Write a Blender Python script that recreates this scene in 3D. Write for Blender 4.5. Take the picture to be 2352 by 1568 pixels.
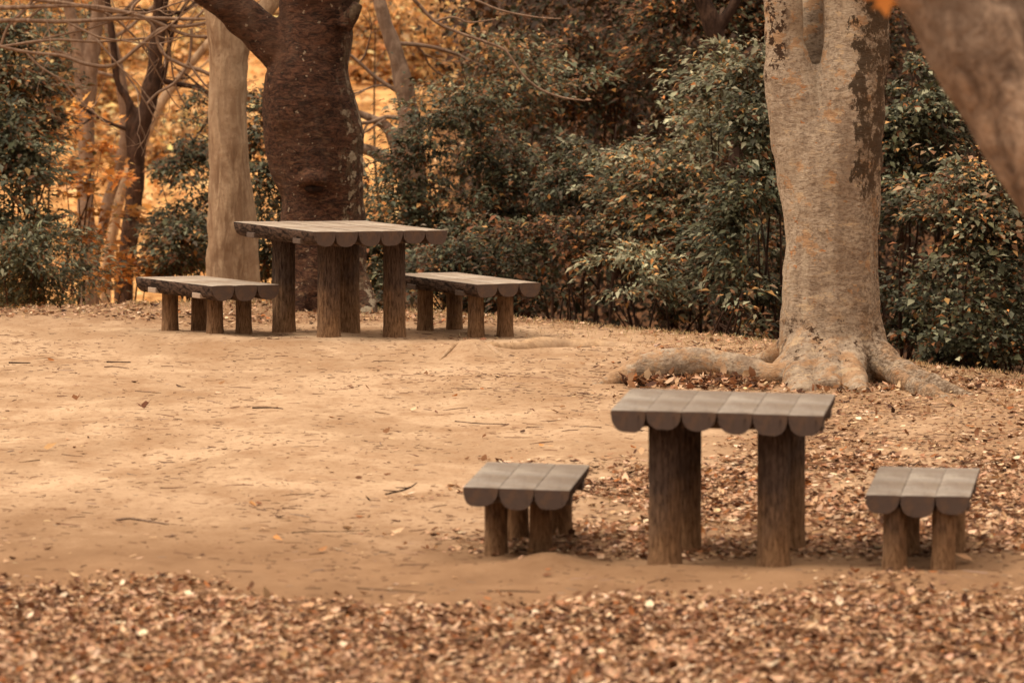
import bpy, bmesh, math, random
import numpy as np
from mathutils import Vector, Matrix
random.seed(7); RNG = np.random.default_rng(7)
S = bpy.context.scene
for o in list(bpy.data.objects): bpy.data.objects.remove(o)
COL = S.collection

# ------------------------------------------------------------------ camera, light
F_PX, CAM_H, HOR = 15200.0, 3.2, -280.0          # focal length in units of a 2352 px wide frame
TH = math.atan((784 - HOR) / F_PX)
cd = bpy.data.cameras.new('camera'); cam = bpy.data.objects.new('camera', cd); COL.objects.link(cam)
cam.location = (0, 0, CAM_H); cam.rotation_euler = (math.pi / 2 - TH, 0, 0)
cd.sensor_width = 36; cd.lens = F_PX / 2352 * 36; cd.clip_start = 0.5; cd.clip_end = 600
cd.dof.use_dof = True; cd.dof.focus_distance = 43.0; cd.dof.aperture_fstop = 4.9
S.camera = cam
S.view_settings.view_transform = 'Standard'; S.view_settings.look = 'None'
S.view_settings.exposure = 0.82; S.view_settings.gamma = 1.0; S.view_settings.use_curve_mapping = False
SUN_EL, SUN_AZ = math.radians(58), math.radians(-62)      # azimuth from +Y, clockwise positive
w = bpy.data.worlds.new('World'); S.world = w; w.use_nodes = True
nt = w.node_tree; nt.nodes.clear()
sky = nt.nodes.new('ShaderNodeTexSky'); sky.sky_type = 'NISHITA'; sky.sun_disc = False
sky.sun_elevation = SUN_EL; sky.sun_rotation = SUN_AZ; sky.dust_density = 6; sky.air_density = 1.6
haz = nt.nodes.new('ShaderNodeMix'); haz.data_type = 'RGBA'; haz.blend_type = 'MIX'; haz.inputs[0].default_value = 0.86
haz.inputs[7].default_value = (9.35, 7.32, 5.45, 1)          # thin bright overcast with a warm cast
bg = nt.nodes.new('ShaderNodeBackground'); bg.inputs[1].default_value = 0.12
wo = nt.nodes.new('ShaderNodeOutputWorld')
wtc = nt.nodes.new('ShaderNodeTexCoord'); wsp = nt.nodes.new('ShaderNodeSeparateXYZ'); wmr = nt.nodes.new('ShaderNodeMapRange')   # overcast sky: brighter overhead than at the horizon
wmr.inputs[1].default_value = 0.0; wmr.inputs[2].default_value = .95; wmr.inputs[3].default_value = .09; wmr.inputs[4].default_value = 1.15
wmu = nt.nodes.new('ShaderNodeMix'); wmu.data_type = 'RGBA'; wmu.blend_type = 'MULTIPLY'; wmu.inputs[0].default_value = 1
nt.links.new(wtc.outputs['Generated'], wsp.inputs[0]); nt.links.new(wsp.outputs[2], wmr.inputs[0]); nt.links.new(wmr.outputs[0], wmu.inputs[7])
nt.links.new(sky.outputs[0], haz.inputs[6]); nt.links.new(haz.outputs[2], wmu.inputs[6]); nt.links.new(wmu.outputs[2], bg.inputs[0]); nt.links.new(bg.outputs[0], wo.inputs[0])
sd = bpy.data.lights.new('sun', 'SUN'); sd.energy = 1.3; sd.angle = math.radians(22); sd.color = (1, .87, .70)
sun = bpy.data.objects.new('sun', sd); COL.objects.link(sun)
sv = Vector((math.sin(SUN_AZ) * math.cos(SUN_EL), math.cos(SUN_AZ) * math.cos(SUN_EL) * -0.6, math.sin(SUN_EL)))
sun.rotation_euler = (sv).to_track_quat('Z', 'Y').to_euler(); sun.location = (0, 0, 30)
sky.sun_rotation = math.atan2(sv.x, sv.y)

# ------------------------------------------------------------------ layout helpers
FW = np.array([0, math.cos(TH), -math.sin(TH)]); UP = np.array([0, math.sin(TH), math.cos(TH)]); RT = np.array([1., 0, 0])
def at(px, py, Y):
    """point of the place seen at that picture position, at distance Y"""
    d = FW + (px - 1176) / F_PX * RT + (784 - py) / F_PX * UP
    return np.array([0, 0, CAM_H]) + d * (Y / d[1])
def onz(px, py, z=0.0):
    d = FW + (px - 1176) / F_PX * RT + (784 - py) / F_PX * UP
    return np.array([0, 0, CAM_H]) + d * ((z - CAM_H) / d[2])
def mpp(Y): return Y / F_PX                                # metres per picture unit

def _hash(ix, iy, iz, seed):
    h = (ix * 374761393 + iy * 668265263 + iz * 2147483647 + seed * 1274126177) & 0xffffffff
    h = ((h ^ (h >> 13)) * 1274126177) & 0xffffffff
    h = ((h ^ (h >> 16)) * 2246822519) & 0xffffffff
    return ((h ^ (h >> 15)) & 0xffffff) / float(0xffffff) * 2 - 1
def noise(p, seed=0):
    p = np.asarray(p, float)
    if p.shape[-1] == 2: p = np.concatenate([p, np.zeros(p.shape[:-1] + (1,))], -1)
    i = np.floor(p).astype(np.int64); f = p - i; u = f * f * (3 - 2 * f); r = 0
    for a in (0, 1):
        for b in (0, 1):
            for c in (0, 1):
                wgt = (u[..., 0] if a else 1 - u[..., 0]) * (u[..., 1] if b else 1 - u[..., 1]) * (u[..., 2] if c else 1 - u[..., 2])
                r = r + wgt * _hash(i[..., 0] + a, i[..., 1] + b, i[..., 2] + c, seed)
    return r
def fbm(p, seed=0, o=4):
    p = np.asarray(p, float); r = 0; a = 1
    for k in range(o): r = r + a * noise(p * 2 ** k + 7.3 * k, seed + k); a *= .5
    return r / 1.6
def sstep(a, b, x): t = np.clip((x - a) / (b - a), 0, 1); return t * t * (3 - 2 * t)

def mesh_from(name, V, Fc, mat=None, smooth=True, col=None, uvpos=None):
    """V (n,3) float array, Fc list of index arrays with equal width or python list"""
    me = bpy.data.meshes.new(name)
    V = np.asarray(V, np.float32)
    if isinstance(Fc, np.ndarray):
        k = Fc.shape[1]; n = len(Fc)
        me.vertices.add(len(V)); me.vertices.foreach_set('co', V.ravel())
        me.loops.add(n * k); me.loops.foreach_set('vertex_index', Fc.astype(np.int32).ravel())
        me.polygons.add(n); me.polygons.foreach_set('loop_start', np.arange(0, n * k, k, dtype=np.int32))
        me.polygons.foreach_set('loop_total', np.full(n, k, dtype=np.int32))
        me.update(calc_edges=True); me.validate()
    else:
        me.from_pydata([tuple(v) for v in V], [], [tuple(f) for f in Fc]); me.update()
    if smooth: me.polygons.foreach_set('use_smooth', np.ones(len(me.polygons), bool))
    if col is not None:
        a = me.attributes.new('col', 'FLOAT_COLOR', 'POINT')
        c = np.ones((len(V), 4), np.float32); c[:, :3] = col; a.data.foreach_set('color', c.ravel())
    if mat: me.materials.append(mat)
    return me
def link(name, me, parent=None, loc=None, rotz=0):
    o = bpy.data.objects.new(name, me); COL.objects.link(o)
    if parent is not None: o.parent = parent
    if loc is not None: o.location = loc
    o.rotation_euler.z = rotz
    return o
def empty(name, loc=(0, 0, 0), rotz=0):
    o = link(name, None, None, loc, rotz); o.empty_display_size = .2; return o
def tag(o, label=None, cat=None, group=None, kind=None):
    if label: o['label'] = label
    if cat: o['category'] = cat
    if group: o['group'] = group
    if kind: o['kind'] = kind
    return o
def recenter(me, loc):
    me.transform(Matrix.Translation(-Vector(loc)))

# ------------------------------------------------------------------ materials
class NT:
    def __init__(s, name):
        s.m = bpy.data.materials.new(name); s.m.use_nodes = True; s.t = s.m.node_tree; s.t.nodes.clear()
        s.out = s.n('ShaderNodeOutputMaterial'); s.b = s.n('ShaderNodeBsdfPrincipled'); s.l(s.b.outputs[0], s.out.inputs[0])
        s.tc = s.n('ShaderNodeTexCoord')
    def n(s, t, **k):
        x = s.t.nodes.new(t)
        for a, b in k.items(): setattr(x, a, b)
        return x
    def l(s, a, b): s.t.links.new(a, b)
    def put(s, sock, v):
        if isinstance(v, (int, float)): sock.default_value = v
        elif isinstance(v, (tuple, list)): sock.default_value = tuple(v) if len(v) != 3 or len(sock.default_value) == 3 else (*v, 1)
        else: s.l(v, sock)
    def map(s, scale=(1, 1, 1), src='Object', loc=(0, 0, 0), rot=(0, 0, 0)):
        m = s.n('ShaderNodeMapping'); s.l(s.tc.outputs[src], m.inputs[0]); m.inputs[3].default_value = scale; m.inputs[1].default_value = loc; m.inputs[2].default_value = rot
        return m.outputs[0]
    def noise(s, vec, scale=5, detail=4, rough=.6, dist=0):
        x = s.n('ShaderNodeTexNoise'); s.l(vec, x.inputs['Vector']); x.inputs['Scale'].default_value = scale; x.inputs['Detail'].default_value = detail
        x.inputs['Roughness'].default_value = rough; x.inputs['Distortion'].default_value = dist; return x.outputs[0]
    def vor(s, vec, scale=5, feat='F1', out=0):
        x = s.n('ShaderNodeTexVoronoi', feature=feat); s.l(vec, x.inputs['Vector']); x.inputs['Scale'].default_value = scale; return x.outputs[out]
    def ramp(s, fac, stops):
        x = s.n('ShaderNodeValToRGB'); s.l(fac, x.inputs[0]); e = x.color_ramp.elements
        while len(e) < len(stops): e.new(.5)
        for k, (p, c) in enumerate(stops):
            e[k].position = p; e[k].color = (*c, 1) if isinstance(c, (tuple, list)) else (c, c, c, 1)
        return x.outputs[0]
    def mix(s, fac, a, b, mode='MIX'):
        x = s.n('ShaderNodeMix'); x.data_type = 'RGBA'; x.blend_type = mode
        s.put(x.inputs[0], fac); s.put(x.inputs[6], a); s.put(x.inputs[7], b); return x.outputs[2]
    def math(s, op, a, b=0.0):
        x = s.n('ShaderNodeMath', operation=op); s.put(x.inputs[0], a); s.put(x.inputs[1], b); return x.outputs[0]
    def mr(s, v, a, b, c=0, d=1):
        x = s.n('ShaderNodeMapRange'); s.l(v, x.inputs[0]); x.inputs[1].default_value = a; x.inputs[2].default_value = b; x.inputs[3].default_value = c; x.inputs[4].default_value = d; return x.outputs[0]
    def sep(s, src='Object'):
        x = s.n('ShaderNodeSeparateXYZ'); s.l(s.tc.outputs[src], x.inputs[0]); return x.outputs
    def attr(s, name='col'):
        x = s.n('ShaderNodeAttribute', attribute_name=name); return x.outputs[0]
    def bump(s, h, strength=.5, dist=.01, nrm=None):
        x = s.n('ShaderNodeBump'); s.l(h, x.inputs['Height']); x.inputs['Strength'].default_value = strength; x.inputs['Distance'].default_value = dist
        if nrm is not None: s.l(nrm, x.inputs['Normal'])
        return x.outputs[0]
    def done(s, color, rough=.9, nrm=None, spec=.2):
        s.put(s.b.inputs['Base Color'], color); s.put(s.b.inputs['Roughness'], rough); s.b.inputs['Specular IOR Level'].default_value = spec
        if nrm is not None: s.l(nrm, s.b.inputs['Normal'])
        return s.m

def leaf_mat(name, rough=.55, trans=.3, spec=.3):
    t = NT(name); c = t.attr(); t.done(c, rough, None, spec)
    tr = t.n('ShaderNodeBsdfTranslucent'); t.l(c, tr.inputs[0])
    mx = t.n('ShaderNodeMixShader'); mx.inputs[0].default_value = trans
    t.l(t.b.outputs[0], mx.inputs[1]); t.l(tr.outputs[0], mx.inputs[2]); t.l(mx.outputs[0], t.out.inputs[0]); return t.m
M = {}
M['leaf'] = leaf_mat('shrub_leaf', .6, .18, .22)
M['dryleaf'] = leaf_mat('dry_leaf', .75, .12, .15)
M['maple'] = leaf_mat('autumn_leaf', .65, .35, .15)

def m_top(nm='weathered_plank_top', k=1.0):
    t = NT(nm); v = t.map((6, 1.0, 6))
    g = t.noise(v, 9, 5, .7); b = t.noise(t.map(), 3.5, 3, .6); sp = t.noise(t.map(), 55, 3, .7)
    c = t.mix(g, (.205, .18, .16), (.35, .315, .28)); c = t.mix(t.mr(b, .44, .58), c, (.215, .175, .145)); c = t.mix(t.mr(t.noise(t.map(loc=(5, 9, 1)), 2.2, 4, .7), .50, .60, 0, .6), c, (.42, .38, .33))
    c = t.mix(t.mr(sp, .54, .66, 0, .55), c, (.12, .09, .07)); c = t.mix(t.mr(t.noise(t.map(), 8, 4, .8), .57, .66, 0, .55), c, (.42, .35, .275))
    oi = t.n('ShaderNodeObjectInfo'); c = t.mix(t.mr(oi.outputs['Random'], 0, 1, 0, .35), c, (.165, .125, .098)); cr = t.noise(t.map((14, .7, 1), loc=(3, 2, 1)), 5, 4, .6, .5)
    c = t.mix(t.mr(cr, .60, .68, 0, .25), c, (.085, .062, .050)); c = t.mix(t.mr(t.noise(t.map((1, 1, 1), loc=(7, 2, 1)), 5, 5, .75), .54, .66, 0, .5), c, (.20, .165, .115))
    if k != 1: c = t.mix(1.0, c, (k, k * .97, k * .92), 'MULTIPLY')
    return t.done(c, .82, t.bump(t.noise(v, 22, 5, .8), .8, .006), .2)
def m_end():
    t = NT('cut_log_end'); o = t.sep(); x2 = t.math('MULTIPLY', o[0], o[0]); z2 = t.math('MULTIPLY', o[2], o[2])
    r = t.math('SQRT', t.math('ADD', x2, z2)); r = t.math('ADD', r, t.mr(t.noise(t.map(), 14, 2), .3, .7, -.004, .004))
    rings = t.math('SINE', t.math('MULTIPLY', r, 780.)); n = t.noise(t.map(), 20, 4)
    c = t.mix(t.mr(rings, -1, 1), (.042, .029, .025), (.150, .108, .092)); c = t.mix(t.mr(n, .50, .62, 0, .5), c, (.15, .092, .060)); c = t.mix(t.mr(t.noise(t.map((6, 1, 1)), 12, 4), .60, .66, 0, .6), c, (.02, .012, .01))
    return t.done(c, .85, t.bump(rings, .35, .003), .2)
def m_bark():
    t = NT('rough_log_bark'); v = t.map((3.2, 1, 3.2)); n = t.noise(v, 14, 6, .7, .6)
    c = t.mix(t.mr(n, .42, .60), (.018, .011, .009), (.125, .080, .060))
    return t.done(c, .9, t.bump(n, 1, .02), .15)
def m_leg():
    t = NT('splashed_shaded_post_bark'); v = t.map((5, 5, .8)); n = t.noise(v, 17, 6, .72, .6); o = t.sep('Object')
    oi = t.n('ShaderNodeObjectInfo')
    c = t.mix(t.mr(n, .36, .66), (.016, .010, .008), (.120, .086, .073))
    d = t.mix(t.mr(n, .36, .62), (.100, .054, .029), (.33, .200, .112))
    big = t.noise(t.map((1, 1, .6)), 5.5, 4, .7)
    z = t.math('ADD', o[2], t.mr(big, .3, .7, .22, -.22)); z = t.math('ADD', z, t.mr(oi.outputs['Random'], 0, 1, -.06, .06))
    k = t.mr(z, .08, .52, .98, .05)
    c = t.mix(k, c, d)  # soil splash below; bark above darkened for the shade under the top
    return t.done(c, .92, t.bump(n, .9, .010), .12)
def m_bar(nm, cc):
    t = NT(nm); n = t.noise(t.map((1, 6, 6)), 9, 4)
    return t.done(t.mix(n, *cc), .85, t.bump(n, .4, .003), .2)
M['top'], M['end'], M['bark'], M['leg'], M['bar'] = m_top(), m_end(), m_bark(), m_leg(), m_bar('dark_crossbar_wood', ((.07, .05, .042), (.15, .11, .09)))
M['top_sheen'] = m_top('sky_sheen_plank_top', 1.45)  # far tops lightened to stand in for sky reflected at a grazing angle
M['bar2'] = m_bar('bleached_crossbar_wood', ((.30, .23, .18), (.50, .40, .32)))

def m_hero():
    t = NT('patchy_grey_bark'); o = t.sep()
    hz = t.noise(t.map((1.9, 1.9, 5.2)), 4.2, 7, .74, 1.6)      # fine sideways streaks
    fine = t.noise(t.map((1, 1, 1.4)), 34, 5, .78); big = t.noise(t.map((1, 1, .7)), 2.6, 4, .6); mid = t.noise(t.map(), 11, 5, .75)
    c = t.mix(t.mr(big, .40, .60), (.41, .325, .25), (.54, .445, .35)); c = t.mix(t.mr(fine, .46, .60, 0, .75), c, (.175, .120, .080))
    c = t.mix(t.mr(fine, .50, .38, 0, .5), c, (.50, .39, .28)); c = t.mix(t.mr(hz, .57, .66, 0, .55), c, (.56, .42, .28)); c = t.mix(t.mr(hz, .42, .35, 0, .7), c, (.16, .095, .055))
    c = t.mix(t.mr(mid, .55, .68, 0, .5), c, (.46, .33, .21)); vs = t.noise(t.map((1, 1, .22), loc=(4, 4, 4)), 6.5, 4, .65); c = t.mix(t.mr(vs, .52, .64, 0, .55), c, (.56, .46, .35)); c = t.mix(t.mr(vs, .48, .38, 0, .45), c, (.22, .155, .11))
    low = t.mr(o[2], .12, .60, 1, 0)
    pk = t.noise(t.map((1, 1, 1.3), loc=(3, 1, 2)), 5.2, 5, .7)   # peeled orange plates
    pm = t.math('ADD', t.mr(pk, .585, .61), t.math('MULTIPLY', t.mr(pk, .48, .56), t.math('MULTIPLY', low, .75)))
    pm = t.math('MINIMUM', pm, .72); c = t.mix(t.math('MULTIPLY', pm, t.mr(fine, .35, .6, 1, .55)), c, (.50, .265, .115))
    pk2 = t.noise(t.map((1, 1, 1.8), loc=(8, 1, 5)), 9, 3, .6); c = t.mix(t.mr(pk2, .68, .70, 0, .8), c, (.46, .19, .065))
    pk3 = t.noise(t.map((1, 1, 2.4), loc=(2, 6, 5)), 8, 4, .7); c = t.mix(t.mr(pk3, .60, .63, 0, .75), c, (.58, .43, .28))
    dk = t.noise(t.map((1, 1, 1.1), loc=(9, 4, 2)), 8.5, 5, .8); dm = t.math('MULTIPLY', t.math('MULTIPLY', t.mr(dk, .555, .60), t.mr(t.math('ABSOLUTE', o[0]), .28, .40, 1, 0)), t.math('MULTIPLY', t.mr(o[2], .35, .60, 1, .02), t.mr(o[2], .10, .2)))
    c = t.mix(dm, c, (.060, .032, .018))
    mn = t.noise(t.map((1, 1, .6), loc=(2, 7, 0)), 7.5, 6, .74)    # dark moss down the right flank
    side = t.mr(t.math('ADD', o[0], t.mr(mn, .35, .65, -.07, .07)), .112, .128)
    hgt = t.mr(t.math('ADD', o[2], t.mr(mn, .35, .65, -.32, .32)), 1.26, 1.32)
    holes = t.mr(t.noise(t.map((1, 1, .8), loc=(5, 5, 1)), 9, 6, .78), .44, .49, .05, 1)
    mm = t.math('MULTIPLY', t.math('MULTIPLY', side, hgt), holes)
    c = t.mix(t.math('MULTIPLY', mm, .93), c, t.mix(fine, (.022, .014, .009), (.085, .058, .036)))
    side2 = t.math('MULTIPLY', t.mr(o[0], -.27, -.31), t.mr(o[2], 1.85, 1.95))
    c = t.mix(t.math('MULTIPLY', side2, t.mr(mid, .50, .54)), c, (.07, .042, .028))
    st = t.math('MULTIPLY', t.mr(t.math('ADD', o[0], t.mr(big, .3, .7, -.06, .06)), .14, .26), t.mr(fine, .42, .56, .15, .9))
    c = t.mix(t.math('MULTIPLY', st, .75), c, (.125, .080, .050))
    h = t.math('ADD', t.math('MULTIPLY', hz, .9), t.math('ADD', t.math('MULTIPLY', fine, .5), t.math('MULTIPLY', mid, .5)))
    return t.done(c, .92, t.bump(h, 1, .028), .12)
def m_cherry():
    t = NT('dark_ringed_bark'); o = t.sep()
    hz = t.noise(t.map((1.9, 1.9, 4.6)), 5.0, 7, .76, 1.8); fine = t.noise(t.map((1, 1, 1.6)), 30, 5, .75); big = t.noise(t.map((1, 1, .6)), 2.4, 4, .65)
    c = t.mix(t.mr(hz, .42, .60), (.020, .008, .005), (.150, .066, .038)); c = t.mix(t.mr(fine, .48, .64, 0, .55), c, (.030, .014, .009))
    c = t.mix(t.mr(big, .52, .64, 0, .5), c, (.115, .058, .034))
    lc = t.mr(t.noise(t.map((1, 1, 3.2), loc=(1, 2, 3)), 13, 6, .8), .545, .60, 0, .75)
    c = t.mix(t.math('MULTIPLY', lc, t.mr(o[2], 1.7, .4, .25, 1)), c, (.27, .155, .088))
    nn = t.noise(t.map((1, 1, .6)), 5, 4)     # pale lichen down the right side
    side = t.mr(t.math('ADD', o[0], t.mr(nn, .35, .65, -.10, .10)), .12, .18)
    low = t.mr(o[2], 2.0, 1.2, .35, 1)
    sp = t.math('MULTIPLY', t.math('MULTIPLY', t.mr(t.noise(t.map(loc=(4, 2, 2)), 11, 3, .6), .55, .575), side), low)
    c = t.mix(t.math('MULTIPLY', sp, .9), c, (.46, .39, .29))
    c = t.mix(t.mr(t.noise(t.map(loc=(14, 2, 2)), 26, 2, .5), .70, .72, 0, .8), c, (.40, .31, .22))
    band = t.math('MULTIPLY', side, t.mr(t.noise(t.map((2, 2, .5)), 9, 6, .85), .49, .57, 0, .45)); c = t.mix(band, c, (.20, .16, .10))
    h = t.math('ADD', hz, t.math('MULTIPLY', fine, .5)); gs = t.noise(t.map((1, 1, .25), loc=(6, 1, 1)), 6, 4, .7); c = t.mix(t.mr(gs, .52, .66, 0, .25), c, (.17, .115, .085))
    return t.done(c, .82, t.bump(h, 1, .040), .2)
def m_bark2(name, a, b, cc, sx=2., sz=.5, sc=9, bs=.6, bd=.012):
    t = NT(name); n = t.noise(t.map((sx, sx, sz)), sc, 6, .7, .5); g = t.noise(t.map((1, 1, .5)), 2.2, 3); f = t.noise(t.map(), 40, 3)
    c = t.mix(t.mr(n, .41, .60), a, b); c = t.mix(t.mr(g, .45, .60, 0, .7), c, cc); c = t.mix(t.mr(f, .5, .66, 0, .5), c, a)
    return t.done(c, .9, t.bump(n, bs, bd), .15)
M['hero'], M['cherry'] = m_hero(), m_cherry()
M['pale'] = m_bark2('pale_smooth_bark', (.27, .175, .11), (.50, .365, .245), (.42, .30, .20), 2, .4, 8, 1, .03)
M['lean'] = m_bark2('soft_brown_bark', (.115, .078, .058), (.50, .37, .275), (.30, .22, .165), 1.6, .7, 5.5, 1, .05)
M['greytrunk'] = m_bark2('grey_brown_bark', (.14, .09, .065), (.32, .23, .17), (.22, .15, .11))
M['darktrunk'] = m_bark2('dark_brown_bark', (.022, .012, .009), (.095, .055, .038), (.05, .028, .020))
M['twig'] = m_bark2('grey_twig_bark', (.16, .10, .07), (.36, .25, .18), (.25, .17, .12))
M['root'] = m_bark2('dusty_root_bark', (.30, .19, .11), (.52, .36, .22), (.40, .29, .20), 1, 1, 14)

# ------------------------------------------------------------------ terrain
_cr = [(-600, 720), (0, 709), (240, 697), (480, 694), (700, 697), (850, 706), (1000, 712), (1180, 727), (1400, 749), (1620, 768), (1780, 786), (2050, 822), (2200, 840), (2352, 858), (2900, 930)]
_cw = np.array([onz(a, b)[:2] for a, b in _cr]); 
def crest(x): return np.interp(x, _cw[:, 0], _cw[:, 1]) - 0.25
MOUNDS = []    # x, y, rx, ry, h
def mound(px, py, rx, ry, h): p = onz(px, py); MOUNDS.append((p[0], p[1], rx, ry, h))
mound(1140, 1302, .30, .32, .036); mound(1270, 1288, .16, .3, .03); mound(1250, 1285, .16, .3, .024); mound(1290, 1245, .14, .4, .030); mound(2110, 1340, .34, .34, .042); mound(2205, 1290, .15, .3, .03); mound(1525, 1310, .28, .25, .025)
mound(1770, 1325, .27, .25, .025); mound(2200, 1248, .25, .3, .03); mound(470, 785, .5, .6, .02); mound(1090, 812, .17, .5, .085); mound(1010, 812, .2, .5, .02); mound(1900, 880, .9, .6, .03); mound(1280, 800, .6, .5, .02)
def gz(x, y):
    x = np.asarray(x, float); y = np.asarray(y, float)
    p = np.stack([x, y], -1)
    z = .022 * noise(p * .55, 3) + .010 * noise(p * 1.7, 4) + .0045 * noise(p * 5, 5) + .002 * noise(p * 17, 6)
    z = z + .05 * sstep(2.0, 4.5, x) * 0
    z = z - .010 * sstep(.25, .75, noise(p * np.array([1.9, 1.1]), 81)) + .006 * np.abs(noise(p * np.array([2.6, 1.6]), 82))
    for mx, my, rx, ry, h in MOUNDS: z = z + h * np.exp(-((x - mx) / rx) ** 2 - ((y - my) / ry) ** 2)
    d = np.maximum(0, y - crest(x)); s0 = .5
    q = np.where(d < s0 / .3, -.15 * d * d, -.15 * (s0 / .3) ** 2 - s0 * (d - s0 / .3))
    q = np.maximum(q, -1.5 + 0.0 * d) ; far = np.maximum(0, y - 68)
    q = q + np.where(d > 0, far * .16 + .25 * noise(p * .15, 9) * sstep(4, 9, d), 0)
    return z + q
def litter(x, y):
    """0..1 cover by fallen leaves"""
    p = np.stack([x, y], -1); n = noise(p * 1.3, 21) * .6 + noise(p * 3.7, 22) * .4; n2 = noise(p * np.array([2.2, .8]), 27)
    px = 1176 + x / np.maximum(y, 1) * F_PX
    band = np.interp(px, [-400, 0, 400, 690, 950, 1400, 2352], [30.35, 30.25, 29.95, 29.1, 29.5, 29.8, 29.75])
    A = np.clip(sstep(.55, -1.5, y - band + n * .8 - .15) * 1.15, 0, 1)
    edge = np.interp(y, [30.8, 31.8, 33, 35, 37, 39, 42], [1000, 1060, 1180, 1270, 1450, 1700, 1500])
    B = sstep(-60, 330, px - edge + n * 190) * sstep(30.9, 31.6, y + n * .4 - np.where(px > 2150, .0, .0)) 
    B = B * np.where(y < 35.5, 1.0, np.where(y < 42, .66, .5)) * np.clip(.75 + n2 * .8, .08, 1.2)
    B = B * sstep(60, 62, 62)
    C = sstep(46.9, 47.9, y + n * .5 - sstep(500, 0, px) * 1.2) * .75
    D = sstep(1250, 1700, px + n * 200) * sstep(38, 41, y) * .55
    E = sstep(.15, .65, n) * sstep(700, 1300, px) * .14
    return np.clip(np.maximum.reduce([A, np.clip(B, 0, 1), C, D, E]), 0, 1)
def dark_soil(x, y):  # darker soil: near band, oval round the farther table, strip by the crest
    p = np.stack([x, y], -1); n = fbm(p * .7, 31, 3)
    a = sstep(35.2, 30.6, y + n * 1.4)
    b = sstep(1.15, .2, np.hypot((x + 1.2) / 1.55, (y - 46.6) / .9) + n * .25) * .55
    c = sstep(46.8, 47.6, y) * .3
    return np.clip(np.maximum.reduce([a, b, c]) + .12 * n, 0, 1)
def axis(segs):
    r = [];
    for a, b, s in segs: r += list(np.arange(a, b, s))
    return np.array(r + [segs[-1][1]])
gx = axis([(-90, -12, 3), (-12, -4.4, .4), (-4.4, 4.6, .045), (4.6, 12, .4), (12, 90, 3)])
gy = axis([(-6, 22, 1.5), (22, 25.6, .3), (25.6, 52.5, .05), (52.5, 75, .6), (75, 260, 4)])
X, Y = np.meshgrid(gx, gy, indexing='ij'); Z = gz(X, Y)
nx, ny = X.shape; I = np.arange(nx * ny).reshape(nx, ny)
Fq = np.stack([I[:-1, :-1], I[1:, :-1], I[1:, 1:], I[:-1, 1:]], -1).reshape(-1, 4)
colg = np.stack([litter(X, Y), dark_soil(X, Y), sstep(.8, 2.0, Y - crest(X)) * (.5 + .5 * sstep(1100, 800, 1176 + X / np.maximum(Y, 1) * F_PX))], -1).reshape(-1, 3)
def m_ground():
    t = NT('bare_park_soil'); s = t.n('ShaderNodeSeparateColor'); t.l(t.attr(), s.inputs[0]); L, Dk, Hl = s.outputs
    big = t.noise(t.map((1, .6, 1)), .7, 5, .62, .4); mid = t.noise(t.map((1, .5, 1)), 2.2, 6, .68); fine = t.noise(t.map(), 60, 4, .7); gr = t.noise(t.map((1, .6, 1)), 22, 5, .8); sc = t.noise(t.map((1, .45, 1), loc=(3, 3, 0)), 1.1, 6, .75, 1.2)
    c = t.mix(t.mr(big, .42, .58), (.480, .338, .222), (.365, .245, .152)); c = t.mix(t.mr(mid, .50, .62, 0, .7), c, (.305, .185, .104))
    c = t.mix(t.mr(mid, .46, .36, 0, .65), c, (.56, .405, .27))
    c = t.mix(t.mr(gr, .55, .66, 0, .4), c, (.27, .150, .075)); c = t.mix(t.mr(fine, .58, .68, 0, .4), c, (.20, .11, .06)); c = t.mix(t.mr(fine, .42, .34, 0, .25), c, (.64, .46, .30))
    c = t.mix(t.mr(sc, .53, .60, 0, .38), c, (.33, .205, .118))
    dc = t.mix(t.mr(mid, .35, .65), (.250, .145, .078), (.175, .098, .052)); c = t.mix(t.mr(gr, .54, .62, 0, .5), c, (.15, .085, .045)); c = t.mix(t.math('MULTIPLY', Dk, .85), c, dc)
    lc = t.mix(t.mr(gr, .4, .62), (.155, .082, .045), (.40, .235, .125)); lc = t.mix(t.mr(fine, .5, .7, 0, .8), lc, (.07, .032, .018))
    c = t.mix(t.math('MULTIPLY', L, .82), c, lc)
    hc = t.mix(t.mr(mid, .42, .58), (.34, .17, .06), (.74, .43, .18)); hd = t.mix(t.mr(gr, .42, .60), (.030, .014, .008), (.16, .075, .032)); hc = t.mix(t.mr(Hl, .5, .9), hd, hc); c = t.mix(t.mr(Hl, 0, .5), c, hc)
    h = t.math('ADD', t.math('MULTIPLY', gr, .6), t.math('MULTIPLY', fine, .4))
    return t.done(c, .95, t.bump(h, .55, .012), .1)
M['ground'] = m_ground()
tag(link('ground', mesh_from('ground', np.stack([X, Y, Z], -1).reshape(-1, 3), Fq, M['ground'], True, colg)), 'pale sandy bare soil of the clearing', None, None, 'structure')
def g1(x, y): return float(gz(np.array([x]), np.array([y]))[0])

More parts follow.
